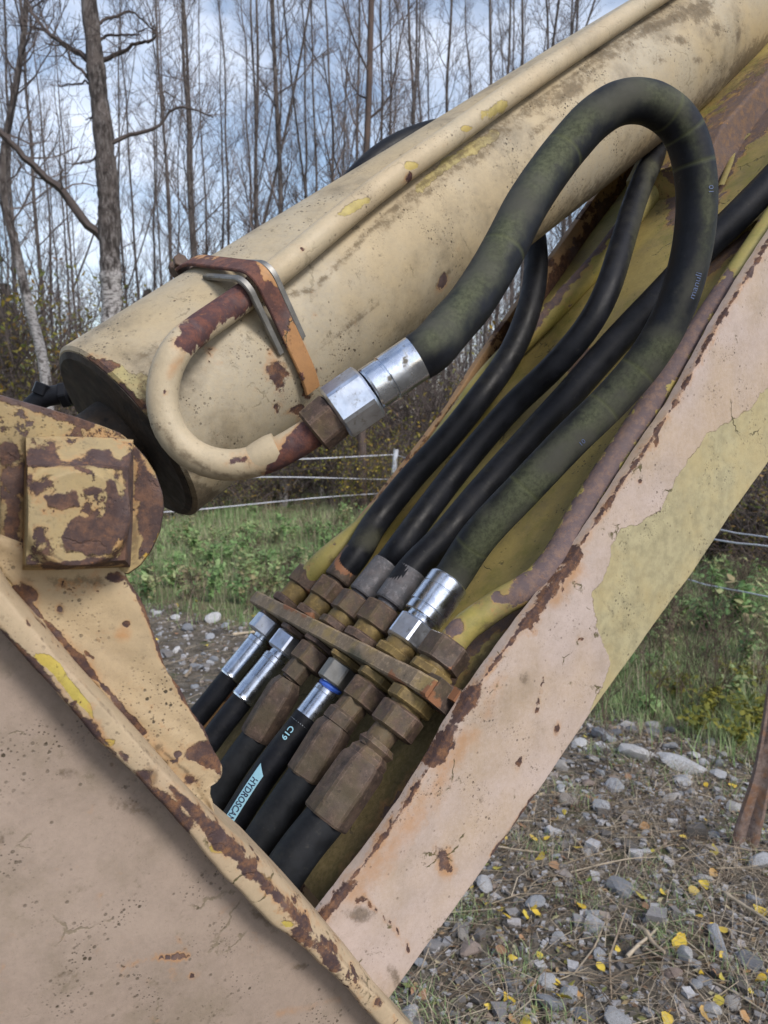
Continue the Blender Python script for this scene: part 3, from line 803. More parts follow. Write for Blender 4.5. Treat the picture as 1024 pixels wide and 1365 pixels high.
BB = [bush_parts(bush_mesh(1, 34, 2.2, .8, 500)), bush_parts(bush_mesh(2, 40, 2.8, .5, 300)), bush_parts(bush_mesh(3, 30, 1.7, 1.0, 900)), bush_parts(bush_mesh(4, 36, 2.4, .7, 120))]
BY = bush_parts(bush_mesh(5, 30, 1.7, .7, 1900, (.018, .042)), None, M_yfleck)
BO = bush_parts(bush_mesh(9, 30, 1.9, .7, 1900, (.018, .042)), None, M_fleck)
BR = bush_parts(bush_mesh(6, 40, 1.3, 1.3, 1400, (.015, .035), -.02))
for i in range(64):
    u = rr.uniform(-250, 1250); D = rr.uniform(14.5, 25) if u < 900 else rr.uniform(9, 22)
    v = rr.randrange(4)
    make_tree('bush', BB[v], ['brownish leafless bush at the wood edge', 'tall thin stemmed bush at the wood edge', 'low spreading bush with olive leaves', 'bare twiggy bush at the wood edge'][v] + ', ' + side(u),
              'bushes along the wood', at(u, D), rr.uniform(0, 6.28), rr.uniform(.8, 1.5), None, 'bush')
make_tree('bush', BY, 'bush with yellow leaves just behind the white fence post', None, at(497, 13.4), 1.0, .85, None, 'bush')
make_tree('bush', BY, 'yellow leaved bush seen through the gap under the cylinder', None, at(762, 15.5), 2.0, 1.7, None, 'bush')
make_tree('bush', BY, 'yellowish bush at the left edge beside the leaning birch', None, at(18, 15.5), 4.0, 2.1, None, 'bush')
make_tree('bush', BY, 'yellow leaved bush behind the thick old birch', None, at(200, 19), 4.6, 2.0, None, 'bush')
for i, (u, D, s_) in enumerate([(700, 14.0, 1.3), (735, 16, 2.0), (610, 14.5, 1.2), (460, 14.6, 1.2), (800, 15, 1.7), (60, 17, 2.2), (245, 18, 2.2), (-30, 16, 2.2), (330, 19, 1.9), (985, 12, 1.5), (1060, 11, 1.6)]):
    yl = i % 2 == 0
    make_tree('bush', BY if yl else BO, ('yellow' if yl else 'olive') + ' leaved bush at the wood edge, ' + side(u), 'leafy bushes along the wood', at(u, D), i * 1.7, s_, None, 'bush')
for i, (u, D, s_) in enumerate([(1010, 8.8, .9), (965, 9.4, 1.0), (1075, 8.2, 1.0), (905, 10.6, 1.0), (1150, 8.4, 1.2), (300, 13.6, .9), (360, 14.4, 1.0), (660, 12, 1.1), (240, 13.0, .8), (1040, 9.4, 1.4), (960, 11, 1.5), (880, 12, 1.5)]):
    make_tree('bramble', BR, 'dark tangled bramble behind the fence tapes ' + ('right of the boom' if u > 800 else 'under the cylinder'), 'brambles along the fence', at(u, D), i * 1.3, s_, None, 'bush')

# dark small conifers inside the wood
def conifer(seed, Hh):
    rng = np.random.default_rng(seed); n = 2600
    z = rng.uniform(.03, 1, n) ** .8; a = rng.uniform(0, 6.28, n); ra = (1 - z) * Hh * .2 * rng.uniform(.3, 1.1, n) * (1 + .3 * np.sin(z * 40))
    P = np.stack([np.cos(a) * ra, np.sin(a) * ra, z * Hh - ra * .25], 1)
    V, Q = cards(P, rng.uniform(.1, .26, n), rng, .5)
    T = Tubes(); T.add(np.array([[0, 0, 0], [0, 0, Hh * .5], [0, 0, Hh]]), np.array([.09, .06, .01]), 6)
    v, q, t = T.get()
    return [('trunk', mk('trunk', v, q, None, M_trunk)), ('foliage', mk('foliage', V, Q, None, M_conif, False, None, {'tint': rng.uniform(0, 1, n).repeat(4)}))]
CF = [conifer(1, 7), conifer(2, 5.5)]
for i, (u, D, s_) in enumerate([(20, 40, 1.2), (120, 46, 1.1), (205, 44, 1.25), (255, 38, .9), (300, 36, 1.05), (330, 45, 1.2), (400, 42, 1.0), (470, 40, 1.1), (690, 38, 1.1), (800, 36, 1.2), (900, 40, 1.3), (-80, 40, 1.3), (1000, 38, 1.2), (1120, 42, 1.3)]):
    make_tree('spruce_tree', CF[i % 2], 'small dark spruce deep inside the wood', 'spruces inside the wood', at(u, D), i * 1.1, s_, None, 'tree')

# the wood beyond, which reads as one mass
rng = np.random.default_rng(77)
n = 5200
D = rng.uniform(24, 75, n); u = rng.uniform(-1300, 2400, n); P0 = np.stack([(u - 512) / F * D, D, np.zeros(n)], 1)
hgt = 1.0 + D * rng.uniform(.05, .19, n) * np.where(rng.random(n) < .12, 1.35, 1.0)
lean = rng.normal(0, .07, (n, 2)) * hgt[:, None]
P1 = P0 + np.stack([lean[:, 0], lean[:, 1], hgt], 1)
rad = rng.uniform(.012, .05, n)
V1, Q1 = prisms(P0, P1, rad, rad * .25)
m = 62000
i = rng.integers(0, n, m); f = rng.uniform(.08, 1, m)[:, None]; q = P0[i] * (1 - f) + P1[i] * f
d = rng.normal(0, 1, (m, 3)); d[:, 2] = np.abs(d[:, 2]) + .4; d /= np.linalg.norm(d, axis=1)[:, None]
V2, Q2 = prisms(q, q + d * rng.uniform(.4, 1.8, m)[:, None], np.full(m, .011), np.full(m, .004))
V, Q, _ = join((V1, Q1, None), (V2, Q2, None))
t = np.r_[rng.uniform(0, 1, n).repeat(6), rng.uniform(.1, .75, m).repeat(6)]
ob('distant_wood', mk('distant_wood', V, Q, None, M_farwood, True, 60, {'tint': t}), kind='stuff')
m = 40000
i = rng.integers(0, n, m); f = rng.uniform(.0, .8, m)[:, None]; q = P0[i] * (1 - f) + P1[i] * f + rng.normal(0, .5, (m, 3)); q[:, 2] = np.abs(q[:, 2])
V, Q = cards(q, rng.uniform(.03, .10, m), rng)
ob('distant_foliage', mk('distant_foliage', V, Q, None, M_fleck, False, None, {'tint': np.clip(rng.normal(.45, .28, m), 0, 1).repeat(4)}), kind='stuff')

# ------------------------------------------------------------------ fence of white tapes
fc = at(524, 13.2)
fe = empty('tape_fence', fc, 0, 'white electric fence of a slim post and three tapes across the meadow', 'fence')
def fpt(u, v, D): r = ray(u, v); return C + r * (D / r[1])
top, bot = fpt(528, 599, 13.2), fpt(519, 690, 13.2)
V, Q, T = sweep(np.array([bot - fc, (top + bot) / 2 - fc, top - fc]), .045, 10)
ob('post', mk('post', V, Q, T, M_fencep, True, 60), fe)
V, Q, T = sweep(np.array([fpt(1180, 700, 4.2) * [1, 1, 0] - fc, fpt(1180, 640, 4.2) - fc]), .02, 8); ob('post', mk('post', V, Q, T, M_fencep, True, 60), fe)
V, Q, T = sweep(np.array([fpt(-320, 800, 8.6) * [1, 1, 0] - fc, fpt(-320, 590, 8.6) - fc]), .02, 8); ob('post', mk('post', V, Q, T, M_fencep, True, 60), fe)
V, Q, T = sweep(np.array([fpt(489, 672, 13.1) - fc, fpt(489, 620, 13.1) - fc]), .008, 6)
for a, r_ in [([(528, 606, 13.2), (399, 612, 12.4), (200, 616, 11.2), (-320, 622, 8.6)], .016), ([(526, 637, 13.2), (511, 639, 13.1), (348, 636, 12.2), (150, 646, 10.8), (-320, 690, 8.6)], .013), ([(523, 657, 13.2), (430, 663, 12.6), (266, 679, 11.4), (100, 694, 10.4), (-320, 760, 8.6)], .013),
              ([(528, 606, 13.2), (556, 614, 12.6), (760, 655, 8.5), (952, 704, 5.8), (1024, 716, 5.2), (1180, 744, 4.2)], .009), ([(526, 637, 13.2), (760, 682, 8.4), (952, 719, 5.8), (1024, 728, 5.2), (1180, 752, 4.2)], .011), ([(523, 657, 13.2), (760, 718, 8.4), (917, 772, 5.9), (970, 785, 5.5), (1012, 793, 5.2), (1180, 830, 4.2)], .009)]:
    V, Q, T = sweep(spline([fpt(*p) - fc for p in a], 50), r_ * .55, 6); ob('tape', mk('tape', V, Q, T, M_wire, True, 60), fe)
# ================================================================== the machine
A_PX = [(330, 1345), (430, 1222), (502, 1130), (543, 1069), (580, 1007), (597, 974), (625, 930), (655, 890), (724, 797), (768, 736), (845, 620), (900, 538), (956, 433), (1030, 315), (1180, 75)]
B_PX = [(410, 1490), (500, 1362), (532, 1315), (577, 1250), (619, 1193), (657, 1140), (692, 1090), (712, 1061), (752, 1004), (784, 958), (807, 925), (855, 859), (919, 771), (974, 687), (1024, 615), (1240, 290)]
AP = np.array([PL(u, v, 0) for u, v in A_PX]); BP = np.array([PL(u, v, 0) for u, v in B_PX])
AP = np.vstack([AP, AP[-1] + EX * 1.3]); BP = np.vstack([BP, BP[-1] + EX * 1.15])
def ext(P, a, b):
    P = np.asarray(P); return np.vstack([P[0] - nrm(P[1] - P[0]) * a, P, P[-1] + nrm(P[-1] - P[-2]) * b])
WB = .43                                            # boom width
def along(p): return (np.asarray(p) - A0) @ EX
hA_x = np.array([along(p) for p in AP]); hA_h = np.array([(p - A0) @ NX for p in AP])
def bpt(x, t, h): return A0 + EX * x + NX * (np.interp(x, hA_x, hA_h) + h) + np.array([0, t, 0])
boom = Thing('excavator_boom', 'worn beige and yellow boom with a rusty edge, carrying the row of hoses', 'excavator boom', PL(560, 1290, 0))
edge_rust = [('l', A_PX, 2, 9), ('l', [(768, 738), (720, 806), (700, 834)], 9), ('l', [(612, 950), (632, 922)], 12), ('l', [(575, 1012), (600, 976)], 13), ('l', [(430, 1224), (470, 1176)], 7),
             ('b', 854, 641, 3, 3), ('b', 876, 587, 2, 5, 20), ('b', 774, 852, 3, 2), ('b', 592, 1146, 7, 15, -20), ('b', 692, 1015, 3, 7, 20), ('b', 742, 972, 3, 6, 10), 
             ('l', [(657, 1142), (692, 1092), (712, 1062)], 3), ('l', [(724, 900), (720, 922), (716, 950)], 1.5), 
             ('l', [(478, 1196), (505, 1215), (530, 1240), (545, 1268)], 1.6), ('b', 480, 1200, 8, 5)]
patch_b = [('p', [(1040, 505), (1024, 516), (989, 554), (945, 576), (918, 612), (900, 640), (880, 680), (850, 700), (826, 706), (815, 730), (812, 752), (803, 775), (790, 790), (792, 815), (797, 840), (808, 862), (814, 884), (806, 905), (797, 925), (780, 965), (1000, 800), (1300, 300), (1250, 250)], 6)]
grime_b = [('l', [(789, 781), (815, 815), (838, 842)], 1.2, 7), ('l', [(480, 1200), (505, 1215), (530, 1240), (545, 1268)], 1.5, 7), ('l', B_PX[5:8], 3), ('b', 700, 905, 7, 9), ('b', 480, 1220, 20, 14), ('b', 590, 1145, 8, 13, -20), ('l', [(540, 1330), (520, 1290)], 6), ('b', 640, 1065, 4, 5), ('b', 742, 972, 4, 8)]
stain_b = [('l', A_PX, 4, 26), ('l', [(470, 1190), (560, 1080), (620, 985)], 20, 34), ('l', [(665, 905), (650, 950)], 10, 22), ('l', [(770, 760), (740, 800)], 14, 24), ('b', 592, 1150, 16, 26)]
side = boom.part('side_plate', plate(AP, BP, .014, 560, 76, .003, .0006, 3), M_boom, shapes={'rust': edge_rust, 'patch': patch_b, 'grime_shade': grime_b, 'stain': stain_b})
# far side, bottom
FA = np.array([bpt(x, WB, .004) for x in np.linspace(hA_x[0], hA_x[-1], 40)]); FB = FA - NX * .30 + EX * .02
boom.part('side_plate', plate(FA, FB, .012, 160, 12, .002, .0007, 5), M_rail, shapes={'rust': [('l', [(493, 697), (680, 455), (845, 224)], 7)]})
V = np.vstack([[p + np.array([0, .012, 0]) + NX * .01 for p in resample(BP, 40)], [p + np.array([0, WB, 0]) + NX * .01 for p in resample(BP, 40)]])
V = np.vstack([V, V - NX * .012]); i = np.arange(39)
boom.part('bottom_plate', (V, np.vstack([np.stack([i, i + 1, i + 41, i + 40], 1), np.stack([80 + i, 120 + i, 121 + i, 81 + i], 1)]), None), M_rail)
# the mossy top plate the hoses lie on
xs = np.linspace(along(FH(412, 1184, -.032)), hA_x[-1] - .01, 420); ts = np.linspace(.016, WB - .002, 84)
G = np.array([[bpt(x, t, -.032 - .006 * max(0, 1 - (x - xs[0]) / .03) ** 2 + .0012 * math.sin(x * 30 + t * 22)) for t in ts] for x in xs])
o1 = len(xs) * len(ts)
Vf = np.vstack([G.reshape(-1, 3), (G[0] - NX * .014), (G[-1] - NX * .014)])
j = np.arange(len(ts) - 1)
Qf = np.vstack([grid_q(len(xs), len(ts)), np.stack([j + 1, j, o1 + j, o1 + j + 1], 1)])
floor_rust = [('p', [(893, 300), (935, 310), (962, 258), (985, 205), (1030, 165), (1040, 60), (940, 150), (880, 215)], 9), ('p', [(936, 352), (955, 330), (985, 312), (1018, 300), (1020, 315), (975, 345), (940, 372)], 6),
              ('l', [(590, 905), (640, 840), (700, 800)], 16), ('b', 560, 470, 5, 9), ('b', 770, 480, 12, 22, 30), ('l', [(470, 1160), (600, 985)], 10)]
floor_grime_shade = [('p', [(360, 1280), (280, 1050), (300, 880), (372, 812), (480, 868), (600, 930), (640, 900), (610, 960), (560, 1080), (450, 1260)], 10), ('p', [(360, 1280), (280, 1050), (300, 880), (372, 812), (480, 868), (600, 930), (640, 900), (610, 960), (560, 1080), (450, 1260)], 10), ('l', [(430, 1200), (520, 1080), (600, 960)], 20), ('l', [(600, 950), (640, 890), (700, 820)], 14), ('l', [(520, 1000), (560, 940)], 40), ('b', 905, 215, 22, 60, 30), ('b', 965, 120, 60, 26, -35)]  # dirt, plus painted shade between the lower hoses and below the cylinder
boom.part('top_plate', (Vf, Qf, None), M_floor, shapes={'rust': floor_rust, 'grime_shade': floor_grime_shade})
# curled flakes of paint still hanging on
def flake(u, v, pts, curl, h=-.03):
    P = spline([FH(u + a, v + b, h) for a, b in pts], 18)
    rows = []
    for k in range(8):
        a = k / 7 * curl
        rows.append(P + (NX * math.sin(a) * .010 + (np.array([0, -1, 0]) * (1 - math.cos(a)) + EX * .2 * math.sin(a)) * .010) + NX * .0015)
    return loft_rows(rows, 18)
boom.part('paint_flake', flake(949, 185, [(-8, -22), (-2, 0), (4, 14)], 3.6), M_floor)
boom.part('paint_flake', flake(968, 228, [(-12, 30), (0, 0), (6, -20), (24, -38)], 2.2), M_floor)
boom.part('paint_flake', flake(985, 318, [(-42, 30), (-10, 8), (14, -10), (34, -18)], 1.9), M_floor)
boom.part('weld_bead', (lambda P: sweep(P, .0045 + .0012 * np.sin(np.arange(200) * 1.1), 10))(np.array([bpt(x, .018, -.031) for x in np.linspace(xs[3], xs[-1], 200)])), M_rail)

MLUG = [(946, 205), (962, 172), (990, 136), (1040, 78), (1110, 0), (1190, -60)]
MLUGb = [(958, 258), (985, 238), (1030, 185), (1080, 120), (1140, 40), (1200, -20)]
boom.part('mount_lug', plate(np.array([PL(u, v, .20) for u, v in MLUG]), np.array([PL(u, v, .20) for u, v in MLUGb]), .16, 120, 30, .004, .001, 9), M_floor, shapes={'rust': [('p', [(900, 270), (935, 190), (1000, 110), (1060, 60), (1060, 130), (1000, 190), (960, 270)], 12)], 'grime_shade': [('l', [(905, 255), (940, 190), (990, 132), (1050, 60)], 14)]})  # dark line paints the shadowed gap below the cylinder onto the lug
# bulkhead plate with its row of adapters
HB = .012
bn, bf = FH(604, 957, HB), FH(360, 798, HB)
bn = A0 + EX * along((bn + bf) / 2) + NX * HB + np.array([0, bn[1] + .030, 0]); bf = bn + np.array([0, bf[1] - bn[1], 0])
e_along = EX; bar_len = bf[1] - bn[1]
def bar_loop(y, dz=0.0):
    c_ = bn + np.array([0, y, 0]) + NX * dz; hx, t_, b_ = .0100, .025, -.026
    pts = [(-hx, b_), (-hx, t_ - .002), (-hx + .002, t_), (hx - .002, t_), (hx, t_ - .002), (hx, b_)]
    return np.array([c_ + EX * a + NX * b for a, b in pts])
rngb = random.Random(4)
loops = []
for s_ in np.linspace(0, bar_len, 60):
    q = bar_loop(s_, .0007 * math.sin(s_ * 60) + (-.004 if s_ < .02 else 0) + rngb.uniform(-.0004, .0004)); loops.append(q)
def loft_raw(loops):
    n = len(loops[0]); V = np.vstack(loops + [loops[0].mean(0)[None], loops[-1].mean(0)[None]]); m = len(loops); T = []
    for jj in range(n): T.append((m * n, (jj + 1) % n, jj)); T.append((m * n + 1, (m - 1) * n + jj, (m - 1) * n + (jj + 1) % n))
    return V, grid_q(m, n, 0, True), np.array(T)
bar = boom.part('bulkhead_plate', loft_raw(loops), M_barsteel, shapes={'rust': [('b', 585, 935, 30, 22, 35), ('l', [(380, 808), (420, 832)], 3), ('l', [(520, 900), (540, 915)], 4)], 'grime_shade': [('b', 470, 880, 20, 12)]})
boom.part('bulkhead_bracket', join(box(bn + np.array([0, .010, 0]) - NX * .004 + EX * .002, EX, np.array([0, 1., 0]), NX, .0130, .012, .020), box(bn + np.array([0, -.004, 0]) - NX * .016 + EX * .010, EX, np.array([0, 1., 0]), NX, .007, .008, .012)), M_sleeve, shapes={'rust': [('b', 590, 930, 30, 20)]})
CROSS = [(378, 808), (411, 823), (443, 842), (477, 863), (516, 888), (561, 916)]     # far to near
TS = []
for u, v in CROSS: TS.append(FH(u, v, HB)[1])
def onaxis(i, u, v, h=0.0):                        # point of line i under pixel (u,v), on its own lateral plane
    return PL(u, v, TS[i])
UN = [(409, 776), (437, 789), (469, 810), (504, 823), (546, 843), (590, 872)]         # upper nuts
LN = [(355, 837), (382, 860), (412, 876), (450, 900), (484, 925), (528, 960)]         # lower nuts
AXD = []
def pxr(i, w, p): return w / 2 / F * ((wor(p) - C) @ FW)
for i in range(6):
    c_ = A0 + EX * along(bn) + NX * HB + np.array([0, TS[i], 0])
    d = nrm(nrm(onaxis(i, *UN[i]) - onaxis(i, *LN[i])) * .6 + EX * .4); AXD.append((c_, d))
NUTW = [37, 41, 46, 49, 52, 59]
for i in range(6):
    c_, d = AXD[i]; r = pxr(i, NUTW[i], c_) * 1.08
    sU = (onaxis(i, *UN[i]) - c_) @ d; sL = (onaxis(i, *LN[i]) - c_) @ d
    ad = boom.part('adapter', turned(c_ + d * (sL + .005), c_ + d * (sU - .005), [(0, r * .74), (abs(sL) - .024, r * .74), (abs(sL) - .022, r * .78), (abs(sL) + .012, r * .78), (abs(sL) + .016, r * .80), (sU - sL - .01, r * .80)], 28), M_brass, bar)
    rt = .35 + i * .23
    boom.part('lock_nut', hexnut(c_ + d * .0105, c_ + d * .0235, r * 1.04, rt), M_oldnut if i not in (4, 5) else M_brass, bar, shapes={'rust': [('b', *CROSS[i], 8, 8)]} if i % 2 else None)
    boom.part('lock_nut', hexnut(c_ - d * max(.0155, min(.0265, -sL - .0155)), c_ - d * .0105, r * 1.04, rt + .4), M_oldnut if i < 3 else M_brass, bar)
def axpt(i, u, v):                                 # nearest point of the straight axis of line i to a pixel
    c_, d = AXD[i]; q = onaxis(i, u, v); return c_ + d * ((q - c_) @ d)

# steel lines fixed on the boom
def line_pipe(name, P, r, mat, nseg, shapes=None):
    return boom.part(name, sweep(P, r, 24), mat, shapes=shapes)
P6 = [axpt(5, 590, 872)] + [FH(u, v, h) for u, v, h in [(617, 840, .012), (640, 822, .008), (668, 803, .003), (695, 788, -.002), (722, 768, -.008), (745, 738, -.012), (767, 697, -.014), (802, 640, -.014), (850, 566, -.014), (903, 486, -.014), (952, 412, -.014), (992, 352, -.014), (1045, 272, -.014), (1120, 155, -.014)]]
sp6 = spline(P6 + [P6[-1] + EX * 1.0], 320)
line_pipe('steel_line', sp6, .0155, M_ypipe, 24, {'rust': [('p', [(690, 770), (715, 745), (745, 700), (790, 625), (850, 530), (935, 400), (970, 360), (985, 372), (940, 440), (860, 575), (790, 690), (740, 780), (700, 805), (668, 800)], 10), ('b', 640, 808, 6, 5), ('b', 606, 836, 12, 12), ('b', 660, 795, 7, 6)], 'grime_shade': [('l', [(650, 835), (700, 815)], 8)]})
P1 = [axpt(0, 409, 776)] + [FH(u, v, h) for u, v, h in [(430, 750, .012), (450, 733, .008), (475, 713, 0), (500, 690, -.008), (566, 618, -.012), (648, 505, -.012), (726, 426, -.012), (796, 352, -.012), (846, 286, -.012), (902, 211, -.012), (966, 110, -.012)]]
line_pipe('steel_line', spline(P1 + [P1[-1] + EX * 1.0], 260), .0175, M_ypipe, 24, {'grime_shade': [('b', 448, 748, 13, 10, -40)], 'rust': [('l', [(700, 450), (860, 255)], 5)]})
for i, mt in ((0, M_oldnut), (5, M_sleeve)):
    c_, d = AXD[i]; s = (axpt(i, *UN[i]) - c_) @ d; r = pxr(i, NUTW[i], c_) * 1.12
    boom.part('line_nut', hexnut(c_ + d * (s - .014), c_ + d * (s + .016), r, .2 + i), mt, shapes={'rust': [('b', UN[i][0] + 10, UN[i][1] + 15, 10, 6)]})

# ------------------------------------------------------------------ hydraulic hoses
def hose(label, pts3, r, p0, mat=None, cat='hydraulic hose', shapes=None, n=160, marks=None, group='hydraulic hoses of the excavator'):
    T = Thing('hydraulic_hose', label, cat, p0, group)
    P = spline(pts3, n)
    V, Q, tr = sweep(P, r, 32)
    at = {'run': np.repeat(np.r_[0, np.cumsum(np.linalg.norm(np.diff(P, axis=0), axis=1))], 32)}
    at['run'] = np.r_[at['run'], 0, at['run'][-1]]
    if marks:
        a = np.zeros(len(V))
        for m_ in marks:
            a[int(m_ * n) * 32:int(m_ * n) * 32 + 32] = 1
        at['mark'] = a
    T.part('rubber_tube', (V, Q, tr), mat or M_rub, shapes=shapes, attrs=at)
    return T, P
# upper row
def upper(i, label, fer, wf, pts, rh, fmat, nmat, mat=None, shapes=None, marks=None, n=200, chrome=False, nsh=None):
    c_, d = AXD[i]; s0 = (axpt(i, *UN[i]) - c_) @ d; s1 = (axpt(i, *fer[0]) - c_) @ d; s2 = (axpt(i, *fer[1]) - c_) @ d
    r = pxr(i, wf, c_ + d * s1)
    T, P = hose(label, [c_ + d * (s1 + .01), c_ + d * (s2 + .004)] + pts, rh, c_ + d * s0, mat, shapes=shapes, marks=marks, n=n)
    L = s2 - s1
    if chrome: pf = [(0, r * .78), (0, r * .9), (.0015, r * .96), (L * .20, r * .96), (L * .21, r * .93), (L * .23, r * .93), (L * .24, r), (L * .68, r), (L * .69, r * .975), (L * .71, r * .975), (L * .72, r), (L - .002, r), (L, r * .96), (L, r * .8)]
    else: pf = [(0, r * .8), (.001, r * .95), (.003, r), (L - .002, r * 1.0), (L, r * .97), (L, r * .8)]
    T.part('ferrule', turned(c_ + d * s1, c_ + d * s2, dense(pf, .004), 40), fmat, shapes=nsh)
    T.part('stem', turned(c_ + d * (s0 + .01), c_ + d * (s1 + .003), [(0, r * .72), (s1 - s0 - .008, r * .72)], 28), fmat)
    rn = pxr(i, NUTW[i], c_ + d * s0) * (1.14 if chrome else 1.1)
    nut = T.part('swivel_nut', hexnut(c_ + d * (s0 - .015), c_ + d * (s0 + .016), rn, .25 + .31 * i), nmat)
    return T, P, nut
h1 = upper(1, 'black hose with a rusty ferrule, farthest of the upper row, looping over the cylinder', [(449, 775), (477, 737)], 38,
      [FH(500, 698, .004), FH(545, 641, 0), FH(600, 580, 0), FH(640, 530, .004), FH(676, 480, .004), ML(700, 428, 1.215), ML(713, 374, 1.25), ML(713, 322, 1.29), ML(700, 262, 1.33), ML(672, 208, 1.36), ML(634, 179, 1.36), ML(588, 174, 1.34), ML(535, 191, 1.31), ML(492, 221, 1.28), ML(458, 262, 1.26), ML(436, 320, 1.25)], .0195,
      M_sleeve, M_oldnut, nsh={'rust': [('b', 460, 752, 12, 16)]}, shapes={'moss': [('b', 492, 720, 18, 10)]})
h2 = upper(2, 'black hose with a dark ferrule, rising steeply behind the big mossy loop', [(482, 795), (516, 752)], 40,
      [FH(533, 730, .008), FH(577, 670, 0), FH(627, 606, -.002), FH(682, 543, 0), FH(737, 490, .01), FH(780, 440, .02), FH(808, 390, .03), FH(828, 330, .035), FH(846, 270, .035), FH(866, 222, .03), FH(894, 176, .02), FH(935, 120, .015)], .0180, M_darkferr, M_oldnut, shapes={'moss': [('l', [(840, 380), (870, 220)], 7)]})
h3 = upper(3, 'black hose with a dark ferrule, lying straight along the middle of the boom', [(519, 806), (552, 763)], 43,
      [FH(590, 718, .004), FH(640, 658, -.006), FH(700, 591, -.01), FH(760, 525, -.01), FH(820, 457, -.006), FH(882, 392, 0), FH(942, 328, .004), FH(990, 281, .006), FH(1045, 224, .008), FH(1120, 140, .01), FH(1120, 140, .01) + EX * .9], .0195, M_darkferr, M_oldnut)
DB = [.895, .885, .88, .875, .865, .855, .845, .835, .825, .815, .80, .79, .785, .78, .77, .755, .742, .73, .715, .702, .692, .686]
BIG = [(640, 714), (700, 650), (760, 587), (820, 528), (868, 470), (902, 405), (922, 335), (929, 265), (922, 205), (903, 163), (868, 138), (828, 137), (792, 158), (756, 197), (725, 238), (700, 277), (678, 320), (655, 362), (627, 405), (600, 436), (570, 464)]
big_pts = [ML(u, v, D) for (u, v), D in zip(BIG, DB)]
FT = .68
f_n0, f_n1, f_e = ML(447, 552, FT), ML(493, 520, FT), ML(571, 467, FT * 1.01)
big_pts = big_pts[:-1]
dF = nrm(f_e - f_n0)
h4 = upper(4, 'thick mossy hose looping from the bulkhead up to the cylinder, with bright zinc ends', [(563, 825), (602, 778)], 58, big_pts + [f_e + dF * .004, f_e - dF * .012], .0216, M_zinc, M_zincm, M_rubm,
      {'moss': [('l', [(610, 770), (660, 700), (730, 620), (800, 548), (850, 500), (885, 455)], 20, 22), ('l', [(575, 450), (610, 415), (650, 350), (690, 280), (730, 215), (790, 150), (850, 120), (900, 135)], 18, 22), ('l', [(905, 150), (945, 230), (940, 330), (900, 430)], 3, 22)]}, [.09, .17, .285, .335, .545, .575, .605, .735, .86], 320, True)
rF = 31 / F * FT
LF = np.linalg.norm(f_e - f_n1)
h4[0].part('ferrule', turned(f_n1, f_e, dense([(0, rF * .75), (0, rF * .94), (.002, rF * .99), (LF * .25, rF * .99), (LF * .26, rF * .955), (LF * .29, rF * .955), (LF * .30, rF * 1.02), (LF * .96, rF * 1.02), (LF, rF * .98), (LF, rF * .8)], .004), 44), M_zinc, shapes={'grime_shade': [('b', 540, 480, 4, 10), ('b', 520, 505, 3, 5)]})
h4[0].part('swivel_nut', hexnut(f_n0, f_n1, .0262, .1), M_zincm)

# lower row
def lower(i, label, parts, pts, rh, wn, nmat, mat=None, shapes=None, bend=None):
    c_, d = AXD[i]; pN = axpt(i, *LN[i]); rn = pxr(i, wn, pN) * 1.12
    T, P = hose(label, pts, rh, pN, mat, shapes=shapes, n=110)
    T.part('swivel_nut', hexnut(pN + d * .014, pN - d * .013, rn, .15 + .4 * i), nmat)
    for nm, a, b, prof, nn, mt in parts:
        pa, pb = PL(*a, TS[i]), PL(*b, TS[i])
        T.part(nm, turned(pa, pb, dense([(x * np.linalg.norm(pb - pa), pxr(i, w, pa)) for x, w in prof], .004) if nn != 6 else [(x * np.linalg.norm(pb - pa), pxr(i, w, pa) * 1.06) for x, w in prof], nn, .3 + i), mt)
    return T, P
def lp_(i, *px): return [PL(u, v, TS[i]) for u, v in px]
cyl_f = [(0, 22), (0, 30), (.02, 32), (.12, 32.5), (.13, 31.5), (.95, 31.5), (.97, 32.5), (1, 31), (1, 24)]
def sc_(pf, k): return [(x, w * k) for x, w in pf]
l1 = lower(0, 'black hose with a shiny zinc end at the far left of the lower row', [('ferrule', (347, 853), (306, 903), sc_(cyl_f, .98), 36, M_zinc), ('stem', (353, 843), (345, 857), [(0, 22), (1, 22)], 24, M_zinc)],
      lp_(0, (315, 892), (306, 903), (278, 938), (240, 985), (205, 1040), (180, 1100)), .0150, 38, M_zincm)
l2 = lower(1, 'black hose with shiny zinc end and whitish nut, second from left in the lower row', [('ferrule', (369, 877), (323, 933), sc_(cyl_f, 1.06), 36, M_zinc), ('stem', (378, 866), (366, 880), [(0, 26), (1, 26)], 24, M_zinc)],
      lp_(1, (332, 922), (323, 933), (292, 972), (262, 1015), (235, 1070), (215, 1130)), .0152, 43, M_zincm)
l3 = lower(2, 'old black hose with a long rusty hexagonal sleeve, third in the lower row', [('neck', (405, 884), (388, 904), [(0, 32), (1, 32)], 6, M_sleeve), ('sleeve', (386, 907), (340, 984), [(0, 30), (.12, 41), (.2, 43), (.96, 43), (1, 40)], 6, M_sleeve), ('stem', (412, 876), (386, 907), [(0, 24), (1, 24)], 20, M_oldnut)],
      lp_(2, (348, 972), (338, 986), (312, 1022), (280, 1075), (255, 1130), (235, 1190)), .0175, 46, M_oldnut, M_rubold)
l4 = lower(3, 'new black hose with pale blue lettering and a zinc end with a blue ring', [('ring', (443, 912), (439, 919), [(0, 31), (.3, 34.5), (.6, 34.5), (1, 31)], 32, M_ring), ('ferrule', (438, 920), (401, 968), sc_(cyl_f, 1.14), 36, M_zinc), ('stem', (446, 906), (438, 920), [(0, 28), (1, 28)], 24, M_zinc)],
      lp_(3, (410, 956), (401, 968), (376, 1000), (345, 1043), (312, 1095), (280, 1150), (258, 1200)), .0165, 43, M_bright)
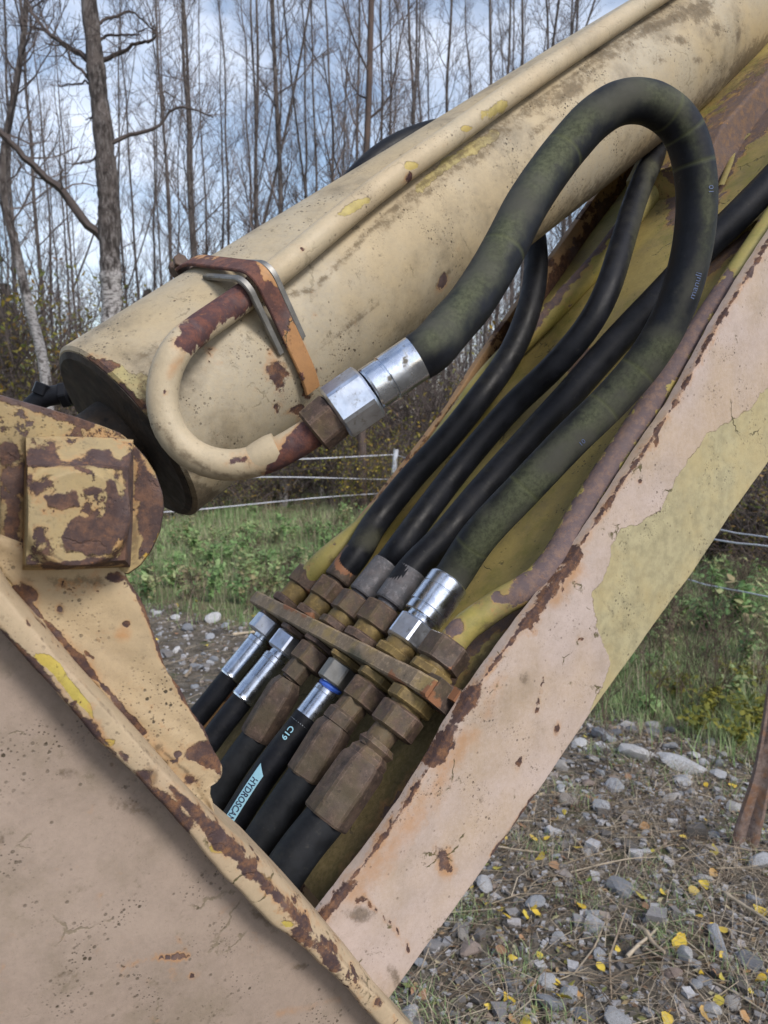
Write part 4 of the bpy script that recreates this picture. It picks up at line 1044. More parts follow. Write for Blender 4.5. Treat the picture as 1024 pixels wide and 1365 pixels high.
l5 = lower(4, 'old black hose with a rusty hexagonal sleeve, second from the right of the lower row', [('neck', (474, 938), (460, 954), [(0, 38), (1, 38)], 6, M_oldnut), ('collar', (461, 950), (449, 966), [(0, 36), (.2, 43), (1, 43)], 6, M_sleeve), ('sleeve', (450, 963), (405, 1036), [(0, 36), (.12, 48), (.2, 50), (.97, 50), (1, 47)], 6, M_sleeve), ('stem', (484, 925), (450, 966), [(0, 27), (1, 27)], 20, M_oldnut)],
      lp_(4, (413, 1024), (404, 1038), (375, 1080), (340, 1133), (310, 1185), (285, 1240)), .0192, 52, M_oldnut, M_rubold)
l6 = lower(5, 'old black hose with the largest rusty hexagonal sleeve, nearest in the lower row', [('neck', (522, 966), (494, 1000), [(0, 38), (1, 38)], 24, M_oldnut), ('collar', (506, 990), (488, 1014), [(0, 44), (.25, 52), (.5, 44), (.75, 54), (1, 54)], 6, M_oldnut), ('sleeve', (489, 1011), (433, 1092), [(0, 50), (.08, 60), (.16, 63), (.97, 63), (1, 60)], 6, M_sleeve)],
      lp_(5, (443, 1078), (433, 1092), (402, 1130), (368, 1180), (335, 1235), (310, 1290)), .0212, 58, M_oldnut, M_rubold)

# lettering on the hoses
def text_mesh(body, size, bold=False):
    cu = bpy.data.curves.new('lettering', 'FONT'); cu.body = body; cu.size = size; cu.resolution_u = 3
    cu.offset = size * (.018 if bold else 0)
    o = bpy.data.objects.new('lettering', cu); COL.objects.link(o)
    dg = bpy.context.evaluated_depsgraph_get(); me = o.evaluated_get(dg).to_mesh()
    V = np.array([v.co[:] for v in me.vertices]); T = []
    me.calc_loop_triangles()
    for t_ in me.loop_triangles: T.append(tuple(t_.vertices))
    o.evaluated_get(dg).to_mesh_clear()
    bpy.data.objects.remove(o); bpy.data.curves.remove(cu)
    return V, np.array(T)
def wrap(V2, P, r, s_of, phi0, lift=.0007):         # lay flat (x along, y across) onto a hose
    d = np.r_[0, np.cumsum(np.linalg.norm(np.diff(P, axis=0), axis=1))]
    out = []
    for x, y in V2[:, :2]:
        s = s_of + x; c_ = np.array([np.interp(s, d, P[:, k]) for k in range(3)])
        T = nrm(np.array([np.interp(s + .004, d, P[:, k]) - np.interp(s - .004, d, P[:, k]) for k in range(3)]))
        vw = CL - c_; vw = nrm(vw - T * (vw @ T)); sd_ = np.cross(T, vw)      # vw faces outwards on the seen side
        a = phi0 - y / r
        out.append(c_ + (r + lift) * (math.cos(a) * vw + math.sin(a) * sd_))
    return np.array(out)
def s_at(P, u, v):
    x, y = pixv(P); i = int(np.argmin(np.hypot(x - u, y - v))); return np.r_[0, np.cumsum(np.linalg.norm(np.diff(P, axis=0), axis=1))][i]
T4, P4 = l4
s0 = s_at(P4, 352, 1033)
PHI4 = .34
hgt, leng = .0115, .066
st = np.array([[0, 0]]); gxs = np.linspace(-.010, leng, 60); gys = np.linspace(-hgt / 2, hgt / 2, 7)
SV = []
for x in gxs:
    for y in gys: SV.append((max(x, -.010 + (y + hgt / 2) * .8), y))
SV = wrap(np.array(SV), P4, .0165, s0, PHI4, .0004)
T4.part('print_stripe', (SV, grid_q(60, 7), None), M_blue)
tv, tt = text_mesh('HYDROSCAND', .0125, True)
tv[:, 0] -= tv[:, 0].min(); tv[:, 1] -= (tv[:, 1].max() + tv[:, 1].min()) / 2
tv[:, 0] *= .058 / tv[:, 0].max(); tv[:, 1] *= .0080 / (tv[:, 1].max() - tv[:, 1].min())
T4.part('lettering', (wrap(tv + np.array([.006, 0, 0]), P4, .0165, s0, PHI4, .0008), None, tt), M_ink)
tv, tt = text_mesh('C19', .010, True); tv[:, 1] -= .0035
T4.part('lettering', (wrap(tv, P4, .0165, s_at(P4, 393, 972), .42, .0006), None, tt), M_blue)
TB, PB_ = h4[0], h4[1]
for body, (u, v), ph, sz in (('10', (929, 262), .72, .0085), ('manuli', (905, 400), .62, .0105), ('10', (760, 585), .55, .008)):
    tv, tt = text_mesh(body, sz); tv[:, 1] -= sz * .3
    TB.part('lettering', (wrap(tv, PB_, .0216, s_at(PB_, u, v), ph, .0005), None, tt), M_faint)

# ------------------------------------------------------------------ hydraulic cylinder
c0, c1 = ML(168, 582, .80), ML(801, 137, 1.2)
RC = .105; aD = nrm(c1 - c0)
a1_ = nrm(np.array([0, 1., 0]) - aD * aD[1]); a2_ = np.cross(aD, a1_)
def ray_cyl(u, v, R):
    r = MM @ ray(u, v); oc = CL - c0
    rp = r - aD * (r @ aD); op = oc - aD * (oc @ aD)
    a = rp @ rp; b = rp @ op; c_ = op @ op - R * R; dd = b * b - a * c_
    D = (-b - math.sqrt(max(dd, 0))) / a
    return CL + r * D
cyl = Thing('hydraulic_cylinder', 'big beige hydraulic cylinder with a bent steel pipe clamped along it', 'hydraulic cylinder', c0)
LC = 2.4
prof = [(.035, RC * .80), (.004, RC * .80), (0, RC * .82), (-.002, RC * .86), (0, RC * .97), (.003, RC)] + [(x, RC + .0006 * math.sin(x * 9)) for x in np.linspace(.006, LC, 450)]
def ring_solid(p0, prof, n, cap_end=True):
    a = np.linspace(0, 2 * np.pi, n, endpoint=False); V = []
    for d, r in prof: V.append(p0 + aD * d + r * (np.cos(a)[:, None] * a1_ + np.sin(a)[:, None] * a2_))
    return np.vstack(V), grid_q(len(prof), n, 0, True), None
cyl_rust = [('l', [(88, 482), (120, 500), (150, 522), (185, 560)], 5), ('p', [(115, 478), (150, 480), (158, 488), (140, 500), (125, 496)], 6), ('p', [(152, 512), (185, 520), (196, 545), (178, 556)], 8), ('l', [(410, 530), (405, 480), (385, 430)], 5), ('b', 372, 500, 9, 16, -20),
            ('b', 412, 490, 10, 6), ('b', 398, 548, 7, 8), ('b', 281, 466, 5, 3), ('b', 281, 480, 3, 5), ('b', 344, 523, 4, 3), ('b', 590, 375, 5, 12, 25), ('b', 420, 420, 3, 3), ('b', 370, 545, 4, 7), ('l', [(388, 330), (420, 312)], 3), ('b', 292, 485, 4, 2)]
cyl_grime_shade = [('l', [(330, 405), (420, 385), (512, 288), (620, 200), (760, 105), (890, 8)], 5), ('b', 610, 85, 10, 8), ('l', [(585, 380), (600, 360)], 5), ('l', [(860, 40), (930, 10)], 10), ('b', 935, 15, 16, 20, 30), ('b', 800, 70, 26, 14), ('b', 760, 120, 38, 14, -35), ('b', 985, 45, 6, 14, 20),
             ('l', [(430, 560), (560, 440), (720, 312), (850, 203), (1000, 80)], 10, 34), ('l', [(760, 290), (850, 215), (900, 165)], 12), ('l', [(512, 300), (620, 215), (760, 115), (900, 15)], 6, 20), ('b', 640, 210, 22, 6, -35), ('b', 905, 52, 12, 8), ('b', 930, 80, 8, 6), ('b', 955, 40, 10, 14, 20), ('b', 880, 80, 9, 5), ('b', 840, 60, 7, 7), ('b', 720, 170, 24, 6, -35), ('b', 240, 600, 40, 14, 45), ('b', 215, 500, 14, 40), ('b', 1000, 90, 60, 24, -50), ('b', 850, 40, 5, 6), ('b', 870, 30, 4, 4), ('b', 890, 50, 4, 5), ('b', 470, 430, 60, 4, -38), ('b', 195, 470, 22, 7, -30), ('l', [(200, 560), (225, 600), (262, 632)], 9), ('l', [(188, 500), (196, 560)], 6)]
cyl_patch = [('l', [(560, 250), (600, 215), (660, 180)], 7), ('p', [(130, 478), (210, 505), (225, 600), (190, 560), (150, 520)], 10)]
cyl_grime_shade += [('p', [(208, 596), (230, 622), (262, 640), (297, 655), (255, 700), (215, 660)], 5), ('p', [(208, 596), (230, 622), (262, 640), (297, 655), (255, 700), (215, 660)], 5)]  # dirt and underside shade painted below the barrel's end rim
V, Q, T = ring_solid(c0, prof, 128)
cyl.part('barrel', (V, Q, T), M_cyl, shapes={'rust': cyl_rust, 'grime_shade': cyl_grime_shade, 'patch': cyl_patch})
V, Q, T = turned(c0 - aD * .004, c0 + aD * .05, [(0, .046), (0, .06), (.0, RC * .90), (.003, RC * .955), (.02, RC * .955)], 64)
cyl.part('gland', (V, Q, T), M_dark)
V, Q, T = turned(c0 + aD * .02, c0 - aD * .19 - np.array([0, 0, .01]), [(0, .046), (.05, .046), (.21, .046)], 40)
cyl.part('rod', (V, Q, T), M_dark)
# the bent pipe
RP = .0140
pp = [ray_cyl(u, v, RC + RP + .004) for u, v in [(1300, -272), (1120, -160), (960, -58), (830, 25), (700, 112), (600, 183), (512, 246), (440, 304), (385, 350)]]
dcl = (wor(ray_cyl(345, 380, RC + RP)) - C) @ FW
bend = [(345, 381, 0), (322, 399, -.004), (296, 417, -.010), (265, 439, -.020), (238, 463, -.032), (221, 498, -.042), (217, 538, -.048), (229, 577, -.048), (260, 608, -.044), (305, 620, -.038), (350, 612, -.034), (390, 593, -.034), (424, 571, -.034)]
dfin = FT - dcl
pp += [ML(u, v, dcl + k_ / -.034 * dfin if k_ > -.034 else dcl + dfin * (1 + (-.034 - k_) * 2)) for u, v, k_ in bend]
SPP = spline(pp, 320)
pipe_rust = [('p', [(230, 458), (245, 428), (290, 392), (325, 370), (345, 395), (335, 415), (300, 432), (280, 446), (264, 466), (250, 484), (242, 466)], 8), ('p', [(350, 640), (362, 612), (372, 598), (395, 572), (420, 548), (460, 560), (440, 600), (400, 625)], 8), ('b', 312, 615, 11, 6), ('b', 219, 521, 3, 4), ('b', 545, 240, 4, 8, 10), ('b', 402, 333, 3, 3)]
pipe_patch = [('b', 472, 276, 20, 7, -32), ('b', 660, 145, 17, 9, -32), ('b', 548, 221, 9, 6), ('b', 620, 172, 8, 4)]
pipe_grime = [('l', [(400, 372), (520, 278), (700, 148), (890, 12)], 4), ('b', 247, 604, 9, 5, 40), ('l', [(232, 600), (290, 632)], 4), ('b', 420, 362, 6, 5)]
pipe = cyl.part('pipe', sweep(SPP, RP, 32), M_pipe, shapes={'rust': pipe_rust, 'patch': pipe_patch, 'grime_shade': pipe_grime + [('l', [(205, 560), (240, 605), (300, 636), (370, 628)], 5, 16)], 'stain': [('l', [(240, 480), (225, 500)], 8), ('l', [(340, 610), (420, 575)], 18, 22), ('l', [(240, 460), (330, 395)], 12, 18)]})
pe = SPP[-1]; pd_ = nrm(f_n0 - pe)
cyl.part('pipe_nut', hexnut(pe - pd_ * .006, f_n0 + dF * .001, .0215, .35), M_oldnut, pipe)
V, Q, T = turned(SPP[-9], pe, [(0, RP * .97), (.005, RP * 1.03), (.012, RP * 1.09), (.020, RP * 1.12), (.027, RP * 1.06)], 28)
cyl.part('pipe_collar', (V, Q, T), M_pipe, pipe, shapes={'rust': [('b', 410, 575, 20, 20)], 'stain': [('b', 415, 568, 20, 20)]})
# the strap that holds the pipe
pcl = ray_cyl(340, 384, RC + RP); a_s = (pcl - c0) @ aD
rel = pcl - c0; rel -= aD * (rel @ aD); phi_p = math.atan2(rel @ a2_, rel @ a1_)
def cs(a, phi, r): return c0 + aD * a + r * (math.cos(phi) * a1_ + math.sin(phi) * a2_)
_lo = ray_cyl(404, 522, RC); _l = _lo - c0; phi_lo = math.atan2((_l - aD * (_l @ aD)) @ a2_, (_l - aD * (_l @ aD)) @ a1_)
dlt = (phi_lo - phi_p + math.pi) % (2 * math.pi) - math.pi
sgn = 1 if dlt > 0 else -1
def hullpath(gap, n=70, back=1.15, fwd=None):
    fwd = abs(dlt) if fwd is None else fwd
    pts = []
    for k in np.linspace(-back, fwd, 160): pts.append(((RC + gap) * math.cos(k), (RC + gap) * math.sin(k)))
    for k in np.linspace(-1.5, 1.5, 60): pts.append((RC + RP + .003 + (RP + gap) * math.cos(k), (RP + gap) * math.sin(k)))
    pts = sorted(pts)
    def half(p_):
        h = []
        for p in p_:
            while len(h) > 1 and (h[-1][0] - h[-2][0]) * (p[1] - h[-2][1]) - (h[-1][1] - h[-2][1]) * (p[0] - h[-2][0]) <= 0: h.pop()
            h.append(p)
        return h
    hull = half(pts)[:-1] + half(pts[::-1])[:-1]
    ang = [(math.atan2(p[1], p[0]), p) for p in hull]
    ang = sorted(a for a in ang if -back - .02 <= a[0] <= fwd + .02)
    return resample([p for _, p in ang], n)
def strap_mesh(path, a, w, th):
    R = []
    d = np.gradient(path, axis=0); nn = np.stack([d[:, 1], -d[:, 0]], 1); nn /= np.linalg.norm(nn, axis=1)[:, None]
    if (nn * path).sum() < 0: nn = -nn
    loops = []
    for (x, y), (nx, ny) in zip(path, nn):
        lp = []
        for da, dr in ((-w, 0), (-w, th * .7), (-w + .001, th), (w - .001, th), (w, th * .7), (w, 0)):
            xx, yy = x + nx * dr, y + ny * dr
            lp.append(c0 + aD * (a + da) + (math.cos(phi_p) * a1_ + math.sin(phi_p) * a2_) * xx + sgn * (-math.sin(phi_p) * a1_ + math.cos(phi_p) * a2_) * yy)
        loops.append(np.array(lp))
    return loft_raw(loops)
strap_r = [('p', [(230, 345), (335, 335), (385, 395), (396, 432), (358, 446), (335, 400), (230, 392)], 10), ('l', [(372, 440), (384, 478), (392, 500)], 3, 12), ('b', 375, 460, 4, 6), ('b', 403, 478, 6, 9), ('b', 404, 500, 4, 6)]
strap = cyl.part('strap', strap_mesh(hullpath(.0055), a_s, .0100, .0032), M_strap, shapes={'rust': strap_r, 'grime_shade': [('l', [(260, 380), (300, 356)], 6)]})
for da in (-.0158, .0155):
    p = hullpath(.0006, 60, .50, .58)
    cyl.part('saddle', strap_mesh(p, a_s + da, .0036, .0040), M_bright, shapes={'grime_shade': [('b', 262, 368, 20, 12), ('b', 330, 440, 10, 20), ('b', 362, 420, 4, 8)]})
bq = cs(a_s, phi_p - sgn * 1.22, RC + .012)
rad = nrm(bq - c0 - aD * a_s); tg = np.cross(aD, rad)
cyl.part('strap_tab', join(box(bq - rad * .006, aD, tg, rad, .010, .007, .006), hexnut(bq + tg * .006, bq + tg * .014, .0075), hexnut(bq - tg * .014, bq - tg * .006, .0075)), M_oldnut)
# small dark elbow fitting seen past the end of the cylinder
eb = Thing('hose_elbow', 'small black elbow fitting behind the end of the cylinder', 'pipe fitting', ML(66, 526, .98))
eb.part('elbow', sweep(spline([ML(40, 545, .98), ML(55, 532, .98), ML(72, 527, .98), ML(100, 524, .98), ML(135, 530, 1.0)], 30), .0125, 20), M_rub)
eb.part('cap', hexnut(ML(54, 527, .975), ML(60, 512, .975), .012), M_rub)
eb.part('nut', hexnut(ML(82, 527, .98), ML(94, 525, .98), .017), M_rub)

# ------------------------------------------------------------------ the stick (lower left)
F1 = [(-170, 560), (-60, 690), (0, 757), (19, 788), (62, 836), (103, 886), (150, 938), (194, 986), (237, 1036), (269, 1071), (295, 1093), (350, 1141), (407, 1201), (444, 1243), (486, 1292), (518, 1335), (600, 1425)]
F2 = [(-170, 585), (-60, 712), (0, 779), (31, 818), (78, 877), (125, 925), (175, 977), (219, 1026), (259, 1067), (310, 1120), (350, 1165), (389, 1211), (432, 1251), (474, 1297), (516, 1338), (598, 1430)]
F3 = [(-170, 650), (-60, 778), (0, 843), (47, 890), (94, 943), (131, 984), (175, 1031), (219, 1077), (250, 1115), (295, 1163), (356, 1224), (401, 1263), (444, 1303), (480, 1339), (507, 1366), (580, 1450)]
stick = Thing('excavator_stick', 'worn beige stick with a chipped flange, filling the lower left corner', 'excavator stick', PL(250, 1250, -.035))
f1 = np.array([PL(u, v, -.040) for u, v in F1]); f2 = np.array([PL(u, v, -.06) for u, v in F2]); f3 = np.array([PL(u, v, -.06) for u, v in F3])
n_ = 420
f1, f2, f3 = ext(f1, .3, .3), ext(f2, .3, .3), ext(f3, .3, .3)
f1, f2, f3 = resample(f1, n_), resample(f2, n_), resample(f3, n_)
kk = np.arange(n_)
wob = .0013 * np.sin(kk * .09) + .0006 * np.sin(kk * .27 + 1) + .0003 * np.sin(kk * .61 + 2)
dn = f3 - f2; dn /= np.linalg.norm(dn, axis=1)[:, None]
f3 = f3 + dn * wob[:, None]; f2 = f2 + dn * (.6 * np.roll(wob, 37))[:, None]
Yv = np.array([0, 1., 0])
rows = [f1 + Yv * .05 - dn * .001, f1 + Yv * .012, f1, (f1 + f2) / 2 - dn * .0012, f2 + Yv * .004 - dn * .0004, f2 + Yv * .0008 + dn * .0012]
for k_ in np.linspace(.12, .88, 9): rows.append(f2 * (1 - k_) + f3 * k_ - Yv * .0012 * math.sin(k_ * 3.14))
rows += [f3 - dn * .0012 + Yv * .0006, f3 + Yv * .004, f3 + Yv * .05]
fl_patch = [('p', [(44, 872), (62, 872), (80, 884), (96, 905), (112, 925), (122, 940), (124, 958), (112, 945), (96, 935), (82, 915), (66, 895)], 5), ('b', 145, 990, 9, 5), ('b', 385, 1232, 10, 6), ('b', 290, 1130, 10, 6)]
fl_rust = [('l', [(a - 1, b - 2) for a, b in F3[1:9]], 4, 14), ('p', [(225, 1045), (262, 1072), (300, 1108), (340, 1150), (352, 1172), (335, 1176), (312, 1150), (285, 1128), (262, 1096), (240, 1074)], 7), ('l', [(345, 1172), (390, 1216), (440, 1262)], 5, 16), ('b', 188, 1035, 12, 9), ('b', 165, 1010, 12, 6, 45), ('b', 405, 1250, 16, 7, 40), ('b', 503, 1335, 5, 6), ('l', [(210, 1060), (250, 1098)], 9), ('l', [(36, 828), (40, 832)], 3), ('l', [(425, 1262), (450, 1292)], 8)]
fl_grime = [('b', 200, 1036, 14, 15, 40), ('l', [(105, 905), (160, 965), (215, 1020)], 1.5), ('l', [(330, 1148), (385, 1205)], 2.5), ('l', [(440, 1262), (512, 1336)], 2), ('b', 450, 1300, 6, 4)]
lt_face = [('l', [(x, y) for x, y in F1[2:16]], 3)]
Vr = loft_rows(rows, n_)
stick.part('flange', Vr, M_flange, shapes={'patch': fl_patch, 'rust': fl_rust, 'grime_shade': fl_grime}, sharp=60)
SA = np.array([PL(u + 22, v - 20, -.030) for u, v in F3]); SB = np.array([PL(u - 700, v + 670, -.030) for u, v in F3]); SA, SB = ext(SA, .3, .3), ext(SB, .3, .3)
st_grime = [('b', 85, 1030, 16, 7), ('b', 170, 1075, 30, 9, 20), ('b', 178, 1070, 6, 4), ('b', 400, 1290, 10, 5), ('b', 405, 1288, 5, 5), ('b', 3, 1118, 5, 8), ('b', 86, 1298, 13, 4, -20), ('b', 350, 1225, 30, 5, 42), ('l', [(120, 950), (240, 1090)], 2), ('b', 255, 1300, 2.5, 2.5), ('b', 263, 1297, 2.5, 2.5)]
st_rust = [('b', 257, 1302, 3, 3), ('b', 265, 1298, 2, 2), ('b', 240, 1250, 2, 3), ('l', [(160, 1290), (200, 1278), (250, 1274)], .8)]
stick.part('side_plate', plate(SA, SB, .016, 320, 150, .002, 0, 8), M_stick, shapes={'grime_shade': st_grime, 'rust': st_rust, 'stain': [('l', [(372, 1352), (410, 1342), (450, 1332)], 5, 14)]})
# lug plate standing on the flange
LR = [(60, 735), (150, 750), (169, 764), (184, 793), (193, 812), (200, 826), (208, 850), (216, 874), (226, 896), (238, 916), (250, 936), (260, 953), (271, 970), (281, 987), (290, 1005), (296, 1020), (296, 1034), (290, 1042), (282, 1046), (281, 1056), (283, 1066), (286, 1088)]
LL = [(-60, 690), (0, 760), (19, 792), (62, 840), (103, 890), (150, 942), (194, 990), (237, 1040), (269, 1075), (286, 1095)]
t_l = -.028
PR = np.array([PL(u, v, t_l) for u, v in LR]); PLf = np.array([PL(u, v, t_l) for u, v in LL])
lug_r = [('l', LR[2:15], 3.5), ('p', [(258, 995), (278, 985), (298, 1010), (296, 1036), (268, 1020), (245, 1010)], 6), ('l', [(20, 785), (62, 830), (120, 895), (190, 975)], 5), ('b', 168, 831, 5, 4), ('b', 160, 848, 6, 2), ('b', 130, 788, 4, 2), ('b', 237, 1006, 4, 3), ('b', 255, 1040, 9, 6), ('b', 80, 812, 5, 5), ('l', [(113, 868), (118, 872), (125, 878)], 1), ('b', 155, 770, 18, 6), ('b', 40, 790, 14, 6, 45)]
stick.part('lug_plate', plate(PR, PLf, .022, 200, 60, .003, .0008, 21), M_lug, shapes={'rust': lug_r, 'stain': [('l', [(20, 785), (62, 830), (120, 895), (190, 975), (250, 1040)], 9, 26), ('l', LR[3:16], 3, 18), ('b', 165, 845, 14, 14)], 'grime_shade': [('b', 210, 996, 7, 7), ('b', 80, 812, 5, 9), ('l', [(216, 1000), (250, 1030)], 3), ('b', 100, 775, 60, 8)]})
# pivot ear, cover block and weld
def L3(px, t): return np.array([PL(u, v, t) for u, v in px])
EAR = [(-150, 492), (-120, 498), (-40, 515), (0, 526), (37, 537), (94, 553), (134, 567), (160, 577), (176, 590), (193, 608), (208, 632), (217, 658), (219, 680), (214, 708), (203, 733), (188, 754), (172, 765), (120, 770), (30, 785), (-60, 795), (-150, 800)]
t_e = -.026
def inset(px, k): c_ = np.mean(px, 0); return [tuple(np.array(p) + (c_ - np.array(p)) * k) for p in px]
ear_r = [('p', [(190, 610), (222, 650), (222, 690), (205, 735), (185, 750), (180, 600)], 8), ('l', [(0, 528), (60, 546), (120, 566)], 6), ('b', 60, 545, 30, 5, 15), ('b', 20, 640, 14, 18), ('b', 15, 690, 10, 30), ('b', 10, 600, 14, 20)]
stick.part('pivot_ear', loft([L3(EAR, .02), L3(EAR, t_e + .004), L3(inset(EAR, .012), t_e)], 200, 26), M_block, shapes={'rust': ear_r, 'grime_shade': [('l', [(32, 585), (30, 760)], 6), ('l', [(182, 600), (178, 760)], 7), ('l', [(30, 768), (175, 764)], 6), ('l', [(2, 640), (4, 760)], 7), ('b', 10, 625, 14, 9)], 'patch': [('b', 203, 720, 10, 24, 15)]})
BK = [(34, 583), (70, 581), (110, 582), (150, 583), (178, 586), (178, 640), (177, 700), (174, 756), (120, 758), (70, 760), (30, 760), (31, 700), (32, 640)]
BKf = [(36, 619), (70, 618), (110, 619), (150, 620), (172, 622), (172, 650), (172, 700), (168, 748), (120, 751), (70, 753), (34, 754), (34, 700), (35, 650)]
cdk = PL(103, 690, -.058); rdk = 62 / F * .62
def bulge(x):
    d = np.hypot((x - cdk)[:, 0], (x - cdk)[:, 2]); x = x.copy(); f = np.clip((rdk - d) / .008, 0, 1); x[:, 1] -= .009 * f * f * (3 - 2 * f); return x
blk_r = [('p', [(80, 715), (100, 690), (128, 690), (152, 680), (168, 700), (150, 738), (118, 740), (86, 740)], 8), ('p', [(58, 662), (100, 655), (108, 675), (80, 682), (62, 676)], 6), ('p', [(34, 584), (80, 588), (72, 606), (40, 600)], 5), ('b', 128, 605, 14, 4), ('l', [(34, 618), (172, 622)], 4), ('l', [(174, 625), (170, 750)], 9), ('b', 150, 660, 10, 30), ('b', 48, 650, 10, 8), ('l', [(60, 752), (160, 748)], 5), ('b', 40, 636, 6, 8), ('b', 130, 655, 14, 6), ('b', 178, 610, 6, 12)]
stick.part('cover_block', loft([L3(BK, t_e + .003), L3(BK, t_e - .003), L3(inset(BK, .008), t_e - .008), L3([((a + c_) / 2, (b + d) / 2) for (a, b), (c_, d) in zip(BK, BKf)], -.044), L3(BKf, -.055), L3(inset(BKf, .02), -.058)], 220, 34, bulge), M_block,
           shapes={'rust': blk_r, 'grime_shade': [('l', [(34, 619), (172, 623)], 3), ('l', [(32, 755), (172, 757)], 4), ('b', 160, 595, 9, 6), ('l', [(45, 700), (60, 735), (90, 750)], 3)]})
rngw = random.Random(2)
wb = []
for k_ in range(46):
    u = 16 + rngw.uniform(0, 90); v = 768 + rngw.uniform(-6, 22) * (1 - abs(u - 75) / 80) + (u < 40) * 6
    c_ = PL(u, v, t_e - .004); r_ = rngw.uniform(.003, .006)
    wb.append(turned(c_ - Yv * r_, c_ + Yv * r_, [(0, r_ * .4), (r_ * .4, r_ * .9), (r_, r_), (r_ * 1.7, r_ * .8)], 7, rngw.uniform(0, 3)))
stick.part('weld', join(*wb), M_block)
V, Q, T = loft([L3([(a, b) for a, b in [(-110, 500), (-2, 522), (2, 700), (-6, 770), (-110, 800)]], t_e + .004), L3([(-110, 500), (-2, 524), (0, 700), (-8, 770), (-110, 800)], -.06)], 60, 4)
stick.part('pivot_post', (V, Q, T), M_block)
# ================================================================== on the ground
rng = np.random.default_rng(31)
def gpt(u, v): p = GP(u, v); p[2] = float(gz(p[0], p[1])); return p
# rusty steel tine standing on the gravel at the right edge
tb = gpt(992, 1131)
tn = empty('steel_tine', tb, 0, 'rusty steel tine with a grooved flat tip standing at the right edge', 'steel bar')
dT = math.hypot(tb[0], tb[1])
def tp(u, v): r = ray(u, v); return C + r * (tb[1] / r[1]) * .985 - tb
spn = spline([tp(992, 1136), tp(996, 1110), tp(1004, 1080), tp(1014, 1040), tp(1021, 1000), tp(1027, 960), tp(1035, 900), tp(1052, 800), tp(1080, 660)], 70)
wd_ = np.interp(np.linspace(0, 1, 70), [0, .05, .12, .25, .5, 1], [.040, .046, .042, .030, .024, .022])
loops = []
for i in range(70):
    t_ = i / 69; w = wd_[i]; g = .016 * max(0, 1 - t_ * 3.2); th = .010 + .012 * min(1, t_ * 5)
    prof = [(-1, -.3), (-1, .5), (-.75, 1), (-.4, .75), (0, 1 - g * 90 * .9), (.4, .75), (.75, 1), (1, .5), (1, -.3), (0, -1)]
    loops.append(np.array([spn[i] + np.array([.92, -.38, 0]) * a * w + np.array([-.38, -.92, 0.1]) * b * th for a, b in prof]))
V, Q, T = loft_raw(loops); k_ = loft_raw(loops)
ob('tine', mk('tine', V, Q, T, M_oldrod, True, 50, {}), tn)

# stones
def stone_mesh(seed, sub=2, sharp_=True):
    r_ = np.random.default_rng(seed)
    import bmesh
    bm = bmesh.new(); bmesh.ops.create_icosphere(bm, subdivisions=sub, radius=1.0)
    V = np.array([v.co[:] for v in bm.verts]); T = np.array([[v.index for v in f.verts] for f in bm.faces]); bm.free()
    for _ in range(13):                               # cut flat faces
        n_ = nrm(r_.normal(0, 1, 3)); d = r_.uniform(.45, .82); k = V @ n_; V = V - np.outer(np.maximum(0, k - d) * .92, n_)
    V += r_.normal(0, .006, V.shape)
    V *= np.array([1, r_.uniform(.6, .95), r_.uniform(.42, .75)])
    return mk('stone', V, None, T, M_stone, True, 17)
SM = [stone_mesh(50 + i) for i in range(10)]
hero_st = [(803, 990, .075, 0, 'pale angular stone at the edge of the meadow, topmost of the stones at right'), (905, 1025, .13, 5, 'large flat grey boulder half buried at the edge of the meadow'), (845, 1012, .11, 8, 'broad flat grey stone left of the largest boulder'), (760, 1028, .03, 3, 'small white stone beside the boom edge'),
           (800, 1090, .055, 4, 'pale speckled stone in the middle of the gravel'), (895, 1072, .05, 5, 'light stone below the large flat boulder'), (828, 1200, .062, 6, 'grey stone with a dark spot among dead stalks'), (715, 1218, .045, 7, 'pale rough stone with one white side near the boom'),
           (790, 1237, .038, 8, 'blue grey wedge shaped stone'), (627, 1285, .045, 9, 'dark rounded stone near the bottom end of the boom'), (645, 1187, .045, 0, 'bluish stone lying against the lower edge of the boom'), (743, 1263, .026, 1, 'pinkish stone among the straws'),
           (955, 1283, .085, 2, 'long narrow grey slab of stone at the lower right'), (950, 1145, .04, 3, 'grey stone left of the rusty tine'), (1010, 1170, .06, 4, 'stone at the right edge below the rusty tine'), (990, 1135, .04, 6, 'white stone under the tip of the rusty tine'),
           (868, 1040, .05, 5, 'grey stone in front of the broad flat stone'), (1000, 1310, .05, 8, 'blue grey stone in the bottom right corner'), (285, 825, .085, 0, 'pale stone left of the hose ends at the grass edge'), (250, 838, .07, 1, 'bluish stone between the lug plate and the hose ends'),
           (235, 870, .06, 2, 'white stone close to the ragged edge of the lug plate'), (262, 890, .06, 3, 'small bluish stone beside the end of the farthest hose'), (300, 833, .05, 4, 'small grey stone just right of the pale stone'), (560, 1300, .03, 7, 'small dark stone at the bottom tip of the boom')]
def put_stone(me, p, s, rz, label, group=None, sink=.25, asp=(1, 1, 1)):
    o = ob('stone', me); o['label'] = label; o['category'] = 'stone'
    if group: o['group'] = group
    o.location = (p[0], p[1], p[2] + s * (.45 - sink) * asp[2]); o.scale = (s * asp[0], s * asp[1], s * asp[2]); o.rotation_euler = (rng.uniform(-.3, .3), rng.uniform(-.3, .3), rz)
    return o
HS = []
for (u, v, s, k, lab) in hero_st:
    p = gpt(u, v); HS.append((p[0], p[1], s))
    put_stone(SM[k], p, s, rng.uniform(0, 6.28), lab, None, .2, (1.7, .55, .6) if 'slab' in lab else ((1.15, 1, .8) if 'flat' in lab else (1, 1, 1)))
n_s = 0
